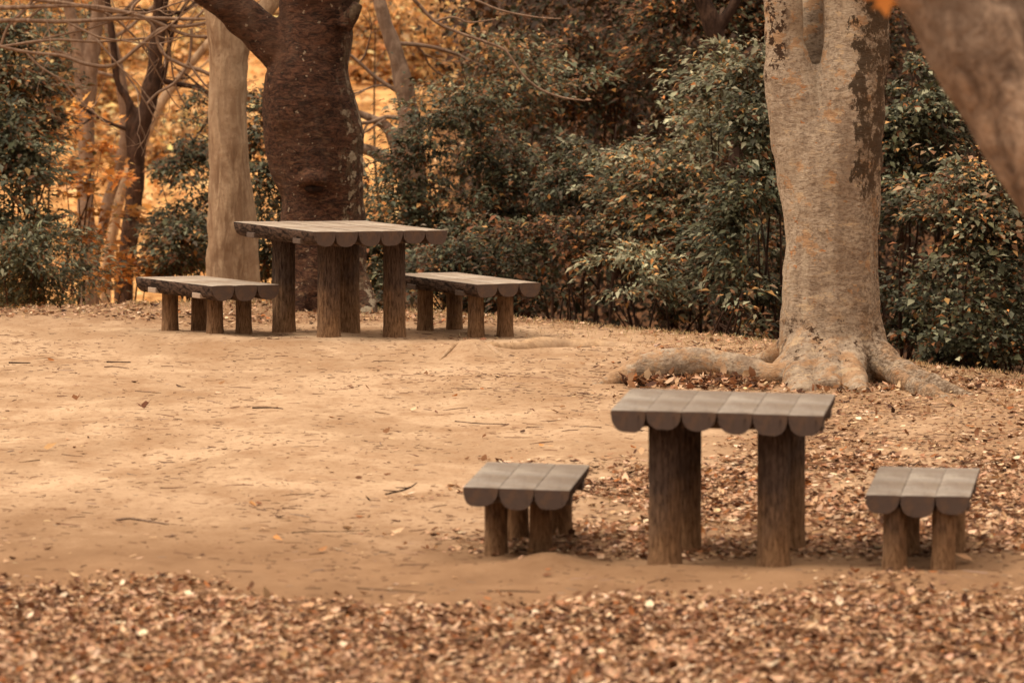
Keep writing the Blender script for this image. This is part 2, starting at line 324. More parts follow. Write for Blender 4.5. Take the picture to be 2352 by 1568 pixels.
# ------------------------------------------------------------------ leaves
OVAL = (np.array([[0, 0, 0], [-.5, .42, 1], [0, .48, 0], [.5, .42, 1], [0, 1, -1]], float), np.array([[0, 2, 1], [0, 3, 2], [1, 2, 4], [2, 3, 4]]))
CURL = (np.array([[0, 0, 1.3], [-.40, .22, .9], [.40, .22, .2], [-.5, .58, 1.2], [.02, .5, -.2], [.46, .62, .7], [0, 1, 1.5]], float),
        np.array([[0, 4, 1], [0, 2, 4], [1, 4, 3], [2, 5, 4], [3, 4, 6], [4, 5, 6]]))
_a = [(.0, -.05), (-.22, .12), (-.62, .02), (-.38, .28), (-.72, .55), (-.30, .50), (-.28, .62), (0, 1.05), (.28, .62), (.30, .50), (.72, .55), (.38, .28), (.62, .02), (.22, .12)]
STAR = (np.array([[0, .28, 0]] + [[x, y, .9 * (abs(x) + max(0, y - .5))] for x, y in _a]), np.array([[0, i + 1, (i + 1) % 14 + 1] for i in range(14)]))
def frames(axis_, nrm):
    a = axis_ / (np.linalg.norm(axis_, axis=1, keepdims=True) + 1e-9)
    n = nrm - (nrm * a).sum(1, keepdims=True) * a; n /= (np.linalg.norm(n, axis=1, keepdims=True) + 1e-9)
    return np.cross(a, n), a, n
def leaves(name, P, ax, nr, size, col, mat, tmpl=OVAL, asp=.6, fold=.12, smooth=False):
    T, Ft = tmpl; n = len(P); k = len(T)
    sx, sy, sz = frames(ax, nr); size = np.broadcast_to(size, (n,)); asp = np.broadcast_to(asp, (n,)); fold = np.broadcast_to(fold, (n,))
    if k == 7: j = 1 + .35 * RNG.standard_normal((n, k, 3)) * np.array([.5, .25, 1])
    else: j = np.ones((n, k, 3))
    Tl = T[None] * j * np.stack([asp, np.ones(n), fold], -1)[:, None, :] * size[:, None, None]
    V = P[:, None, :] + Tl[..., 0:1] * sx[:, None] + Tl[..., 1:2] * sy[:, None] + Tl[..., 2:3] * sz[:, None]
    Fa = (np.arange(n)[:, None, None] * k + Ft[None]).reshape(-1, 3)
    return mesh_from(name, V.reshape(-1, 3), Fa, mat, smooth, np.repeat(col, k, 0))
def rsph(n):
    v = RNG.standard_normal((n, 3)); return v / np.linalg.norm(v, axis=1, keepdims=True)
def pick(pal, n, jit=.18):
    cols = np.array([p[:3] for p in pal]); wt = np.array([p[3] for p in pal]); c = cols[RNG.choice(len(pal), n, p=wt / wt.sum())]
    return np.clip(c * (1 + jit * RNG.standard_normal((n, 1))) * (1 + .03 * RNG.standard_normal((n, 3))), .004, .9)

# ------------------------------------------------------------------ tubes and fused trunks
def catmull(pts, rs, n):
    P = np.array(pts, float); R = np.array(rs, float); m = len(P); t = np.linspace(0, m - 1, n); i = np.clip(t.astype(int), 0, m - 2); u = (t - i)[:, None]
    def g(A, k): return A[np.clip(k, 0, m - 1)]
    def cr(A):
        a, b, c, d = g(A, i - 1), g(A, i), g(A, i + 1), g(A, i + 2)
        return .5 * ((2 * b) + (-a + c) * u + (2 * a - 5 * b + 4 * c - d) * u ** 2 + (-a + 3 * b - 3 * c + d) * u ** 3)
    Q = cr(P); RR = cr(R[:, None])[:, 0]; return Q, np.maximum(RR, .0015)
def tube(pts, rs, seg=12, n=None, flat=1.0, wob=0.0, seed=0):
    n = n or max(6, len(pts) * 5); Q, R = catmull(pts, rs, n)
    tg = np.gradient(Q, axis=0); tg /= np.linalg.norm(tg, axis=1, keepdims=True) + 1e-9
    ref = np.array([0, 1., 0.]); V = []
    for q in range(n):
        r_ = ref if abs(tg[q] @ ref) < .95 else np.array([1., 0, 0])
        u = np.cross(tg[q], r_); u /= np.linalg.norm(u); v = np.cross(tg[q], u)
        a = np.linspace(0, 2 * math.pi, seg, endpoint=False)
        V.append(Q[q] + R[q] * (np.cos(a)[:, None] * u + flat * np.sin(a)[:, None] * v))
    V = np.array(V)
    if wob: V = V + (noise(V * (1.5 / max(R.max(), .01)), seed)[..., None]) * wob * R.max() * (V - Q[:, None]) / R[:, None, None]
    V = V.reshape(-1, 3); Fc = []
    for q in range(n - 1):
        b = q * seg
        for s in range(seg): Fc.append((b + s, b + (s + 1) % seg, b + seg + (s + 1) % seg, b + seg + s))
    Fc.append(tuple(range(seg))[::-1]); Fc.append(tuple(range((n - 1) * seg, n * seg)))
    return V, Fc
def join(parts):
    V = []; Fc = []; o = 0
    for v, f in parts: V.append(v); Fc += [tuple(i + o for i in g) for g in f]; o += len(v)
    return np.concatenate(V), Fc
def pxtube(pl, Yd, **k):
    """pl: (px,py,width[,Y]) in picture units"""
    pts = []; rs = []
    for q in pl:
        yy = q[3] if len(q) > 3 else Yd; pts.append(at(q[0], q[1], yy)); rs.append(q[2] * .5 * mpp(yy))
    return tube(pts, rs, **k)
def fused(name, parts, mat, vox=.014, smooth=6, disp=None, origin=None, parent=None):
    V, Fc = join(parts); me = mesh_from(name + '_raw', V, Fc, None)
    o = bpy.data.objects.new('tmp', me); COL.objects.link(o)
    r = o.modifiers.new('r', 'REMESH'); r.mode = 'VOXEL'; r.voxel_size = vox; r.use_smooth_shade = True
    s = o.modifiers.new('s', 'SMOOTH'); s.iterations = smooth; s.factor = .6
    dg = bpy.context.evaluated_depsgraph_get(); dg.update(); e = o.evaluated_get(dg); m2 = bpy.data.meshes.new_from_object(e)
    bpy.data.objects.remove(o); m2.name = name; n = len(m2.vertices)
    co = np.empty(n * 3, np.float32); m2.vertices.foreach_get('co', co); nr = np.empty(n * 3, np.float32); m2.vertices.foreach_get('normal', nr)
    co = co.reshape(-1, 3).astype(float); nr = nr.reshape(-1, 3)
    if disp is not None: co = co + nr * disp(co)[:, None]
    m2.vertices.foreach_set('co', co.astype(np.float32).ravel()); m2.polygons.foreach_set('use_smooth', np.ones(len(m2.polygons), bool)); m2.update()
    m2.materials.clear(); m2.materials.append(mat)
    if origin is not None: recenter(m2, origin)
    return link(name, m2, parent, origin if parent is None else (0, 0, 0))
def limbs(tips, seed, r0, L, mat, parent):
    for i, t_ in enumerate(tips):
        V, Fc = join(crown_sticks([t_], seed + i, r0, L)); link('branch', mesh_from('branch', V, Fc, mat), parent)
def twigs(P0, d0, L, r, depth, rnd, out, bend=.35, n=3, up=.1):
    """recursive bare branch"""
    pts = [np.array(P0)]; d = np.array(d0, float); d /= np.linalg.norm(d); k = 5
    for i in range(k):
        d = d + rnd.standard_normal(3) * bend * np.array([1, .6, 1]) * .6 + np.array([0, 0, up * .3]); d /= np.linalg.norm(d); pts.append(pts[-1] + d * L / k)
    out.append(tube(pts, np.linspace(r, r * .45, k + 1), seg=6, n=14))
    if depth > 0:
        for j in range(n):
            q = rnd.integers(1, k + 1); dd = d + rnd.standard_normal(3) * .8 * np.array([1, .6, 1]); twigs(pts[q], dd, L * rnd.uniform(.45, .7), r * .5, depth - 1, rnd, out, bend, n, up)

# ------------------------------------------------------------------ tables and benches
def plank_mesh(wd, hh, L, seed, roughness, bevel=.004):
    rnd = np.random.default_rng(seed); ns = 44; na = 17; hw = wd / 2 - .0012
    ys = np.linspace(-L / 2, L / 2, ns); ang = np.linspace(0, math.pi, na); V = []; mats = []
    rr = 1 + rnd.uniform(-.12, .10); pw1 = rnd.uniform(.58, .82); sk = rnd.uniform(-.12, .12)
    for y in ys:
        ring = []
        for a in ang:      # from +x edge round the bottom to -x edge
            c, s = math.cos(a), math.sin(a); cx = math.copysign(abs(c) ** pw1, c) * hw; zz = -(s ** .85) * hh * rr * (1 + sk * c)
            ring.append((cx, y, zz))
        V.append(ring)
    V = np.array(V); nn = noise(V * np.array([28, 9, 28]) + seed * 3.1, seed) * .7 + noise(V * np.array([60, 22, 60]) + seed, seed + 1) * .5
    amp = np.full((ns, na), roughness); amp[0] = amp[-1] = roughness * .25; amp[:, 0] = amp[:, -1] = 0
    inner = np.clip(np.sin(ang), 0, 1)[None]; amp = amp * inner ** .5
    cen = np.array([0, 0, 0]); dirn = V * np.array([1, 0, 1]); ln = np.linalg.norm(dirn, axis=2, keepdims=True) + 1e-6
    V = V + dirn / ln * (nn * amp)[..., None]
    V[..., 0] = np.where(np.abs(V[..., 0]) > hw + .001, np.sign(V[..., 0]) * (hw + .001), V[..., 0])
    # top row: slightly lower edge (worn arris) then flat centre columns
    tx = np.linspace(-hw, hw, 7)[1:-1]; Tp = np.array([[(x + 0, y, .0 + .0015 * math.sin(y * 7 + seed)) for x in tx] for y in ys])
    V[:, 0, 2] = -.001; V[:, -1, 2] = -.001
    n1 = na; full = np.concatenate([V, Tp], 1); m = full.shape[1]      # ring: 0..na-1 (right->left under), then top left->right
    Fc = []; mi = []
    for i in range(ns - 1):
        for j in range(m):
            j2 = (j + 1) % m; Fc.append((i * m + j, i * m + j2, (i + 1) * m + j2, (i + 1) * m + j)); mi.append(0 if j >= n1 - 1 else 2)
    Fc.append(tuple(range(m))[::-1]); mi.append(1); Fc.append(tuple((ns - 1) * m + q for q in range(m))); mi.append(1)
    return full.reshape(-1, 3), Fc, mi
def set_mats(me, mi, mats):
    me.materials.clear()
    for m_ in mats: me.materials.append(m_)
    me.polygons.foreach_set('material_index', np.array(mi, np.int32)); me.polygons.foreach_set('use_smooth', np.array([q == 2 for q in mi], bool)); me.update()
def leg_mesh(r, h, seed, bury=.08):
    seg = 40; n = 26; zs = np.linspace(-bury, h, n); a = np.linspace(0, 2 * math.pi, seg, endpoint=False)
    A, ZZ = np.meshgrid(a, zs); P = np.stack([np.cos(A), np.sin(A), ZZ], -1)
    nz = noise(np.stack([np.cos(A) * 4.2, np.sin(A) * 4.2, ZZ * 3.2], -1) + seed, seed) * .6 + noise(np.stack([np.cos(A) * 9, np.sin(A) * 9, ZZ * 9], -1) + seed, seed + 5) * .5
    R = r * (1 + .018 * np.cos(A * 2 + seed)) + nz * .0026 - .002 + .006 * sstep(.1, -.02, ZZ)
    V = np.stack([R * np.cos(A), R * np.sin(A), ZZ], -1).reshape(-1, 3); Fc = []
    for q in range(n - 1):
        for s in range(seg): Fc.append((q * seg + s, q * seg + (s + 1) % seg, (q + 1) * seg + (s + 1) % seg, (q + 1) * seg + s))
    Fc.append(tuple(range((n - 1) * seg, n * seg))); return V, Fc
def box_mesh(sx, sy, sz, bev=.003):
    bm = bmesh.new(); bmesh.ops.create_cube(bm, size=1); bmesh.ops.scale(bm, vec=(sx, sy, sz), verts=bm.verts)
    bmesh.ops.bevel(bm, geom=bm.edges[:], offset=bev, segments=1, affect='EDGES'); me = bpy.data.meshes.new('crossbar'); bm.to_mesh(me); bm.free(); return me
def log_furniture(name, label, cat, group, c, ztop, yaw, roll, pitch, W, L, dx, dy, nlog, lr, lx, ly, seed, barends, skew=0.0, legoff=(0, 0)):
    root = empty(name, (c[0], c[1], 0), yaw); tag(root, label, cat, group)
    ca, sa = math.cos(-yaw), math.sin(-yaw); ox, oy = dx * ca - dy * sa, dx * sa + dy * ca
    wd = W / nlog; hh = wd * .575
    def T(x, y): return roll * (x - ox) + pitch * (y - oy)
    rnd = np.random.default_rng(seed)
    for i in range(nlog):
        x = -W / 2 + wd * (i + .5); V, Fc, mi = plank_mesh(wd, hh, L + rnd.uniform(-.006, .006), seed * 10 + i, .0085)
        me = mesh_from('log_plank', V, Fc); set_mats(me, mi, [M['top_sheen' if barends else 'top'], M['end'], M['bark']])
        me.transform(Matrix.Rotation(math.atan(pitch), 4, 'X') @ Matrix.Rotation(-math.atan(roll), 4, 'Y'))
        link('log_plank', me, root, (x + ox, oy + rnd.uniform(-.004, .004), ztop + T(x + ox, oy) + rnd.uniform(-.0015, .0015)))
    for sy in (-1, 1):
        yb = oy + sy * L * .29; bl = W - .02 if not barends else W + .0
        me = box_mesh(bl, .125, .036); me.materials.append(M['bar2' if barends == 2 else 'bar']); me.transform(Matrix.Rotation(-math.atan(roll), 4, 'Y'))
        link('crossbar', me, root, (ox, yb, ztop - hh + .021 + T(ox, yb)))
    for sx in (-1, 1):
        for sy in (-1, 1):
            x = sx * lx / 2 + sy * skew / 2 + legoff[0] + rnd.uniform(-.006, .006); y = sy * ly / 2 + legoff[1]
            wx = c[0] + x * math.cos(yaw) - y * math.sin(yaw); wy = c[1] + x * math.sin(yaw) + y * math.cos(yaw); zg = g1(wx, wy)
            V, Fc = leg_mesh(lr, ztop - hh * .62 + T(x, y) - zg, seed * 7 + sx * 2 + sy)
            o = link('leg', mesh_from('leg', V, Fc, M['leg']), root, (x, y, zg), rnd.uniform(-.4, .4))
            o.rotation_euler.x = rnd.uniform(-.006, .006)
    return root
GT, GB = 'rustic log picnic tables in the clearing', 'low log benches beside the picnic tables'
log_furniture('picnic_table', 'nearer six-log picnic table with worn grey top, in front of the big grey tree', 'table', GT, (1.023, 31.159), .729, -.096, -.020, .006, .991, 1.194, -.015, .053, 6, .079, .50, .68, 1, False, .045)
log_furniture('bench', 'low three-log bench on a dirt mound, to the left of the nearer table', 'bench', GB, (.081, 31.741), .340, -.091, -.021, .011, .505, 1.21, -.006, -.105, 3, .057, .215, .70, 2, False, .04)
log_furniture('bench', 'low three-log bench among dense fallen leaves, to the right of the nearer table', 'bench', GB, (1.938, 30.919), .364, -.107, -.006, .018, .485, 1.248, .003, .158, 3, .057, .215, .76, 3, False, .02)
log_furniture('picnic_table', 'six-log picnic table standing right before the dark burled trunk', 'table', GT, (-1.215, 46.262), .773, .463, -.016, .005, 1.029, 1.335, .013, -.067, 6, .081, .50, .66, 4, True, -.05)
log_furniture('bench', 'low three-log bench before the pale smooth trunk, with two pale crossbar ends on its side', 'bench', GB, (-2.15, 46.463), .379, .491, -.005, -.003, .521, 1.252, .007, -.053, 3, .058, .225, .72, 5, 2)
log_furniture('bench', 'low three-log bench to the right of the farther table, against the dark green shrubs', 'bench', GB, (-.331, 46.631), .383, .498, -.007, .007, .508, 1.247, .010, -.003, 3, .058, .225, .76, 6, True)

# ------------------------------------------------------------------ trees
def bark_disp(s=1., hz=9, amp=.008, seed=3):
    return lambda c: amp * (noise(c * np.array([5, 5, hz]) * s, seed) * .6 + noise(c * 3.1 * s, seed + 1) * 1.0 + noise(c * np.array([14, 14, 30]) * s, seed + 2) * .35)
def crown_sticks(tips, seed, r0=.05, L=1.6):
    rnd = np.random.default_rng(seed); out = []
    for p, d in tips: 
        for k in range(3): twigs(p, np.array(d) + rnd.standard_normal(3) * .45, L, r0, 2, rnd, out, .3, 3, .2)
    return out

# --- the big pale grey tree
Yh = 42.0; bh = np.array([at(1910, 862, Yh)[0], Yh, 0.0])
P = []
P.append(pxtube([(1912, 935, 254), (1912, 840, 240), (1908, 760, 230), (1909, 690, 224), (1908, 600, 216), (1908, 500, 214), (1906, 400, 206), (1900, 300, 176), (1888, 240, 100), (1878, 190, 60), (1872, 150, 24)], Yh, seg=28, n=60, wob=.05, seed=1))
P.append(pxtube([(1880, 640, 130), (1872, 500, 150), (1856, 380, 150), (1838, 290, 146), (1818, 200, 122), (1806, 130, 104), (1800, 90, 98), (1797, 0, 99), (1780, -180, 100), (1750, -500, 92), (1700, -1000, 70), (1620, -1500, 48)], Yh, seg=22, n=70, wob=.05, seed=2))
P.append(pxtube([(1935, 640, 140), (1942, 500, 156), (1944, 380, 164), (1948, 290, 170), (1958, 200, 164), (1966, 130, 158), (1968, 60, 158), (1969, 0, 160), (1982, -180, 156), (2010, -500, 136), (2080, -1000, 98), (2130, -1500, 60)], Yh, seg=22, n=70, wob=.05, seed=3))
P.append(pxtube([(1880, 420, 120, 42.14), (1874, 260, 110, 42.2), (1868, 120, 80, 42.26), (1868, 0, 66, 42.34), (1880, -200, 60, 42.5), (1920, -500, 50, 42.9), (1960, -1000, 34, 43.6)], Yh, seg=16, n=50, wob=.05, seed=4))
def root(pl, k=1.22): P.append(pxtube([(a, b, c * k, y) for a, b, c, y in pl], Yh, seg=14, n=46, wob=.10, seed=len(P)))
root([(1880, 740, 110, 42), (1862, 800, 110, 41.9), (1830, 848, 84, 41.75), (1770, 862, 52, 41.6), (1690, 842, 46, 41.75), (1600, 832, 54, 41.85), (1510, 840, 54, 41.85), (1440, 862, 42, 41.8), (1385, 884, 24, 41.7), (1335, 900, 12, 41.7)], 1.16)
root([(1880, 780, 120, 41.9), (1850, 840, 100, 41.7), (1840, 885, 70, 41.4), (1836, 915, 50, 41.1)])
root([(1900, 800, 90, 41.85), (1905, 850, 80, 41.6), (1900, 900, 50, 41.3)])
root([(1950, 770, 80, 41.9), (1952, 830, 70, 41.68), (1962, 872, 56, 41.4), (1985, 905, 30, 41.1)])
root([(1975, 740, 90, 42), (1998, 800, 78, 41.9), (2040, 838, 62, 41.75), (2100, 872, 48, 41.5), (2165, 897, 34, 41.25), (2235, 915, 16, 41.0)])
root([(2040, 850, 30, 41.7), (2080, 880, 36, 41.3), (2140, 905, 34, 40.95), (2190, 930, 20, 40.7)])
root([(1860, 750, 80, 42.1), (1815, 790, 50, 42.2), (1770, 820, 40, 42.35), (1700, 838, 22, 42.6)])
root([(1960, 760, 100, 42.2), (1990, 800, 60, 42.6), (2020, 830, 40, 43.1)])
hero = fused('grey_bark_tree', P, M['hero'], .0135, 3, lambda c: bark_disp(1, 10, .0080, 3)(c) + .0055 * sstep(.75, .2, c[:, 2]) * (noise(c * np.array([11, 11, 5]), 71) + .6 * noise(c * 24, 72)) + .016 * noise(np.stack([np.cos(np.arctan2(c[:, 1] - Yh, c[:, 0] - bh[0])) * 2.6, np.sin(np.arctan2(c[:, 1] - Yh, c[:, 0] - bh[0])) * 2.6, c[:, 2] * .55], -1), 44), bh)
tag(hero, 'stout pale grey tree with forked trunk, dark moss streak and spreading roots', 'tree', 'trees of the grove')
tips = [(at(1620, -1500, Yh) - bh, (-.5, 0, 1)), (at(2130, -1500, Yh) - bh, (.4, 0, 1))]
limbs(tips, 11, .07, 2.2, M['hero'], hero)
# --- the dark burled tree behind the farther table
Yc = 49.2; bc = np.array([at(755, 710, Yc)[0], Yc, 0.0])
P = []
P.append(pxtube([(752, 790, 230), (758, 700, 196), (756, 640, 188), (748, 560, 196), (740, 500, 202), (738, 440, 198), (727, 370, 214), (718, 300, 226), (708, 220, 216), (712, 140, 184), (724, 60, 172), (728, 0, 176), (728, -90, 180)], Yc, seg=26, n=64, wob=.09, seed=11))
P.append(pxtube([(740, 330, 120), (680, 180, 110), (655, 130, 100), (600, 72, 92), (540, 22, 88), (480, -24, 84), (380, -100, 78), (200, -230, 66), (-60, -420, 44)], Yc, seg=18, n=60, wob=.08, seed=12))
P.append(pxtube([(730, 30, 150), (715, -60, 110), (690, -200, 100), (640, -600, 76), (600, -1100, 44)], Yc, seg=18, n=40, wob=.08, seed=13))
P.append(pxtube([(740, 60, 120), (775, 0, 104), (800, -90, 104), (850, -300, 90), (930, -700, 68), (990, -1100, 40)], Yc, seg=18, n=40, wob=.08, seed=14))
P.append(pxtube([(790, 60, 44, 49.0), (812, 30, 34, 48.95), (824, 8, 26, 48.95)], Yc, seg=10, n=14))
P.append(pxtube([(690, 420, 24, 48.93), (706, 411, 32, 48.86), (728, 410, 34, 48.85), (748, 420, 26, 48.90), (756, 428, 14, 48.90)], Yc, seg=12, n=14))
P.append(pxtube([(820, 640, 60, 49.1), (836, 700, 60, 48.95), (850, 740, 40, 48.8)], Yc, seg=12, n=16))
P.append(pxtube([(700, 640, 60, 49.1), (680, 700, 60, 48.95), (664, 740, 40, 48.8)], Yc, seg=12, n=16))
cherry = fused('dark_burled_tree', P, M['cherry'], .016, 4, bark_disp(.9, 14, .010, 8), bc)
tag(cherry, 'thick dark brown tree with lichen spots and a slanting limb, behind the farther table', 'tree', 'trees of the grove')
M['hollow'] = m_bark2('shadowed_hollow', (.008, .004, .003), (.03, .014, .009), (.015, .008, .005))  # dark raised tube painted as the shadowed hollow under the burl
V, Fc = tube([at(698, 429, 48.89) - bc, at(710, 434, 48.86) - bc, at(730, 434, 48.86) - bc, at(746, 428, 48.89) - bc], [.008, .026, .026, .006], seg=10, n=14, flat=.8)
link('knot', mesh_from('knot', V, Fc, M['hollow']), cherry)
limbs([(at(-60, -420, Yc) - bc, (-1, 0, .6)), (at(600, -1100, Yc) - bc, (-.2, 0, 1)), (at(990, -1100, Yc) - bc, (.3, 0, 1))], 12, .06, 2.0, M['cherry'], cherry)

# --- pale smooth tree
Yp = 51.5; zp = g1(at(535, 690, Yp)[0], Yp); bp = np.array([at(535, 690, Yp)[0], Yp, zp])
P = [pxtube([(520, 780, 110), (518, 690, 98), (520, 600, 96), (524, 500, 92), (524, 400, 88), (522, 300, 86), (522, 180, 82), (518, 100, 78), (508, 40, 74), (492, -60, 72), (470, -300, 64), (440, -700, 46), (400, -1100, 30)], Yp, seg=20, n=60, wob=.07, seed=21),
     pxtube([(572, 780, 80), (570, 690, 66), (566, 600, 62), (560, 500, 56), (552, 400, 46), (548, 300, 44), (546, 180, 44), (556, 100, 46), (590, 50, 44), (625, 0, 42), (670, -80, 40), (760, -300, 34), (860, -700, 24)], Yp + .05, seg=16, n=60, wob=.07, seed=22)]
pale = fused('pale_smooth_tree', P, M['pale'], .016, 3, bark_disp(1, 3, .006, 15), bp)
tag(pale, 'pale tan smooth-barked tree with a vertical groove, behind the left far bench', 'tree', 'trees of the grove')

# --- leaning near trunk at the right edge
Yl = 25.0; bl = np.array([3.1, Yl + .1, 0.0])
pts = [at(1700, -560, Yl), at(1960, -300, Yl), at(2150, -120, Yl), at(2256, 0, Yl), at(2330, 130, Yl), at(2392, 240, Yl), at(2455, 350, Yl), at(2560, 480, Yl), at(2700, 640, Yl), np.array([2.90, Yl, .75]), np.array([3.08, Yl, .15]), np.array([3.14, Yl, -.3])]
rr = [.115, .18, .23, .267, .278, .284, .284, .284, .295, .31, .36, .42]
lean = fused('leaning_tree', [tube(pts, rr, seg=24, n=60, wob=.07, seed=31), tube([pts[6], pts[6] + [.5, 0, .5], pts[6] + [1.1, .1, 1.4], pts[6] + [1.5, .1, 2.8]], [.2, .16, .12, .07], seg=16, n=30)], M['lean'], .02, 4, bark_disp(1, 5, .010, 33), bl)
tag(lean, 'blurred brown trunk leaning across the upper right corner, nearest tree to the camera', 'tree', 'trees of the grove')
limbs([(pts[0] - bl, (-1, 0, .8))], 13, .05, 1.2, M['lean'], lean)
pv = at(2028, 4, 21.0)
me = leaves('hanging_leaf', np.array([pv + [0, 0, .02], pv + [-.02, .02, .05]]), np.array([[.2, 0, -1.], [-.6, 0, -.8]]), np.array([[0, -1., .2], [.2, -1, 0]]), np.array([.07, .06]), np.array([[.62, .24, .06], [.55, .2, .05]]), M['maple'], STAR, .9, .1)
recenter(me, bl); link('hanging_leaf', me, lean)
V, Fc = tube([pv + [0, 0, .03], pv + [.04, .3, .2], pv + [.08, .7, .38], pts[1] * .5 + pts[2] * .5], [.003, .004, .006, .01], seg=6, n=14); V = V - bl
link('twig', mesh_from('twig', V, Fc, M['lean']), lean)

# --- trees farther back
def back_tree(name, label, stems, Yd, mat, seed, tw=(), origin_px=None, vox=.02, twm=None, grp='slender trees in the autumn wood behind'):
    x0 = at(stems[0][0][0], 600, Yd)[0]; zb = g1(x0, Yd); b = np.array([x0, Yd, zb]); parts = []
    for k, s in enumerate(stems):
        s = list(s)
        if k == 0:
            pb = at(s[0][0], s[0][1], Yd)
            pl = [(np.array([pb[0], Yd, zb - .15]), s[0][2] * .75 * mpp(Yd))]
            pts = [pl[0][0]] + [at(q[0], q[1], q[3] if len(q) > 3 else Yd) for q in s]; rs = [pl[0][1]] + [q[2] * .5 * mpp(Yd) for q in s]
            parts.append(tube(pts, rs, seg=14, n=50, wob=.08, seed=seed))
        else: parts.append(pxtube(s, Yd, seg=12, n=40, wob=.08, seed=seed + k))
    t = fused(name, parts, mat, vox, 2, bark_disp(1, 6, .007, seed), b); tag(t, label, 'tree', grp)
    if tw:
        rnd = np.random.default_rng(seed); out = []
        for (px, py, dxx, dzz, L, r, dep) in tw: twigs(at(px, py, Yd) - b, (dxx, rnd.uniform(-.3, .3), dzz), L, r, dep, rnd, out, .3, 3, 0)
        V, Fc = join(out); link('branches', mesh_from('branches', V, Fc, twm or mat), t)
    return t
back_tree('autumn_tree', 'grey double-stemmed tree at the left, orange leaves around it', [[(205, 640, 46), (200, 560, 42), (196, 460, 40), (198, 360, 40), (200, 250, 40), (208, 150, 36), (222, 40, 34), (236, -80, 32), (270, -500, 24), (310, -1000, 14)], [(200, 300, 36), (190, 200, 34), (178, 100, 32), (164, 40, 30), (140, -80, 28), (70, -500, 18)]], 62, M['greytrunk'], 41, [(208, 150, -1, .3, 1.3, .02, 2), (190, 200, -1, .2, 1.2, .02, 2), (222, 60, 1, .4, 1.2, .02, 2)])
back_tree('autumn_tree', 'dark brown tree forking low, left of the dark round shrub', [[(284, 660, 44), (292, 580, 40), (302, 500, 40), (312, 420, 42), (318, 330, 42), (336, 250, 40), (352, 180, 38), (362, 100, 34), (368, 20, 32), (378, -80, 30), (420, -500, 20), (440, -900, 12)], [(308, 380, 34), (300, 310, 28), (298, 240, 22), (270, 190, 20), (262, 120, 18), (250, 20, 16), (220, -200, 12)]], 60, M['darktrunk'], 42, [(340, 240, 1, .9, 1.1, .03, 2), (352, 180, 1, -.1, 1.0, .03, 2), (300, 300, -1, .6, .9, .02, 2), (368, 40, 1, .3, 1.2, .02, 2)])
back_tree('autumn_tree', 'thin grey-brown trunk bending between the double-stemmed tree and the low-forking dark tree', [[(216, 600, 26), (236, 520, 26), (246, 470, 28), (262, 420, 28), (284, 340, 28), (288, 270, 26), (276, 180, 26), (256, 90, 24), (240, 0, 22), (225, -200, 18), (215, -600, 10)]], 64, M['greytrunk'], 43, [(276, 180, -1, .4, 1.1, .02, 2), (256, 90, 1, .5, 1, .02, 2)])
back_tree('autumn_tree', 'pale grey trunk slanting to the upper right behind the low-forking dark tree', [[(244, 640, 24), (262, 520, 24), (280, 440, 26), (302, 390, 26), (340, 300, 24), (372, 235, 24), (420, 170, 22), (470, 110, 20), (560, 0, 18), (700, -200, 12)]], 67, M['pale'], 44, [(372, 235, 1, .8, 1, .015, 2)])
fork_tree = back_tree('autumn_tree', 'grey-brown tree with slanting upper trunk right of the dark burled tree', [[(952, 560, 60), (950, 420, 58), (946, 330, 56), (938, 260, 50), (926, 190, 42), (908, 120, 38), (888, 60, 34), (872, 0, 32), (856, -80, 30), (820, -400, 20)], [(934, 480, 30), (920, 380, 28), (895, 300, 26), (850, 270, 22), (800, 255, 18), (740, 240, 12)], [(936, 420, 30), (890, 370, 28), (845, 345, 24), (780, 330, 18), (700, 300, 12)]], 56, M['greytrunk'], 45, [(930, 220, -1, .5, .8, .02, 2), (940, 280, -1, .15, .9, .02, 2), (900, 100, 1, .5, 1, .02, 2)])
back_tree('autumn_tree', 'dark tree with curving limbs in the shade left of the big grey tree', [[(1700, 400, 60), (1696, 300, 56), (1680, 200, 50), (1655, 120, 44), (1630, 40, 40), (1600, -60, 36), (1560, -400, 24)], [(1690, 240, 44), (1710, 150, 34), (1735, 118, 28), (1790, 105, 22), (1860, 80, 16)], [(1640, 80, 30), (1680, 20, 24), (1720, -60, 18)]], 53.0, M['darktrunk'], 46)
back_tree('autumn_tree', 'dark branch-like thin tree right of the big grey tree, before the leaning trunk', [[(2290, 560, 36), (2270, 400, 32), (2220, 260, 30), (2150, 200, 26), (2120, 190, 20), (2090, 120, 16), (2070, 40, 12)]], 50.0, M['darktrunk'], 47)
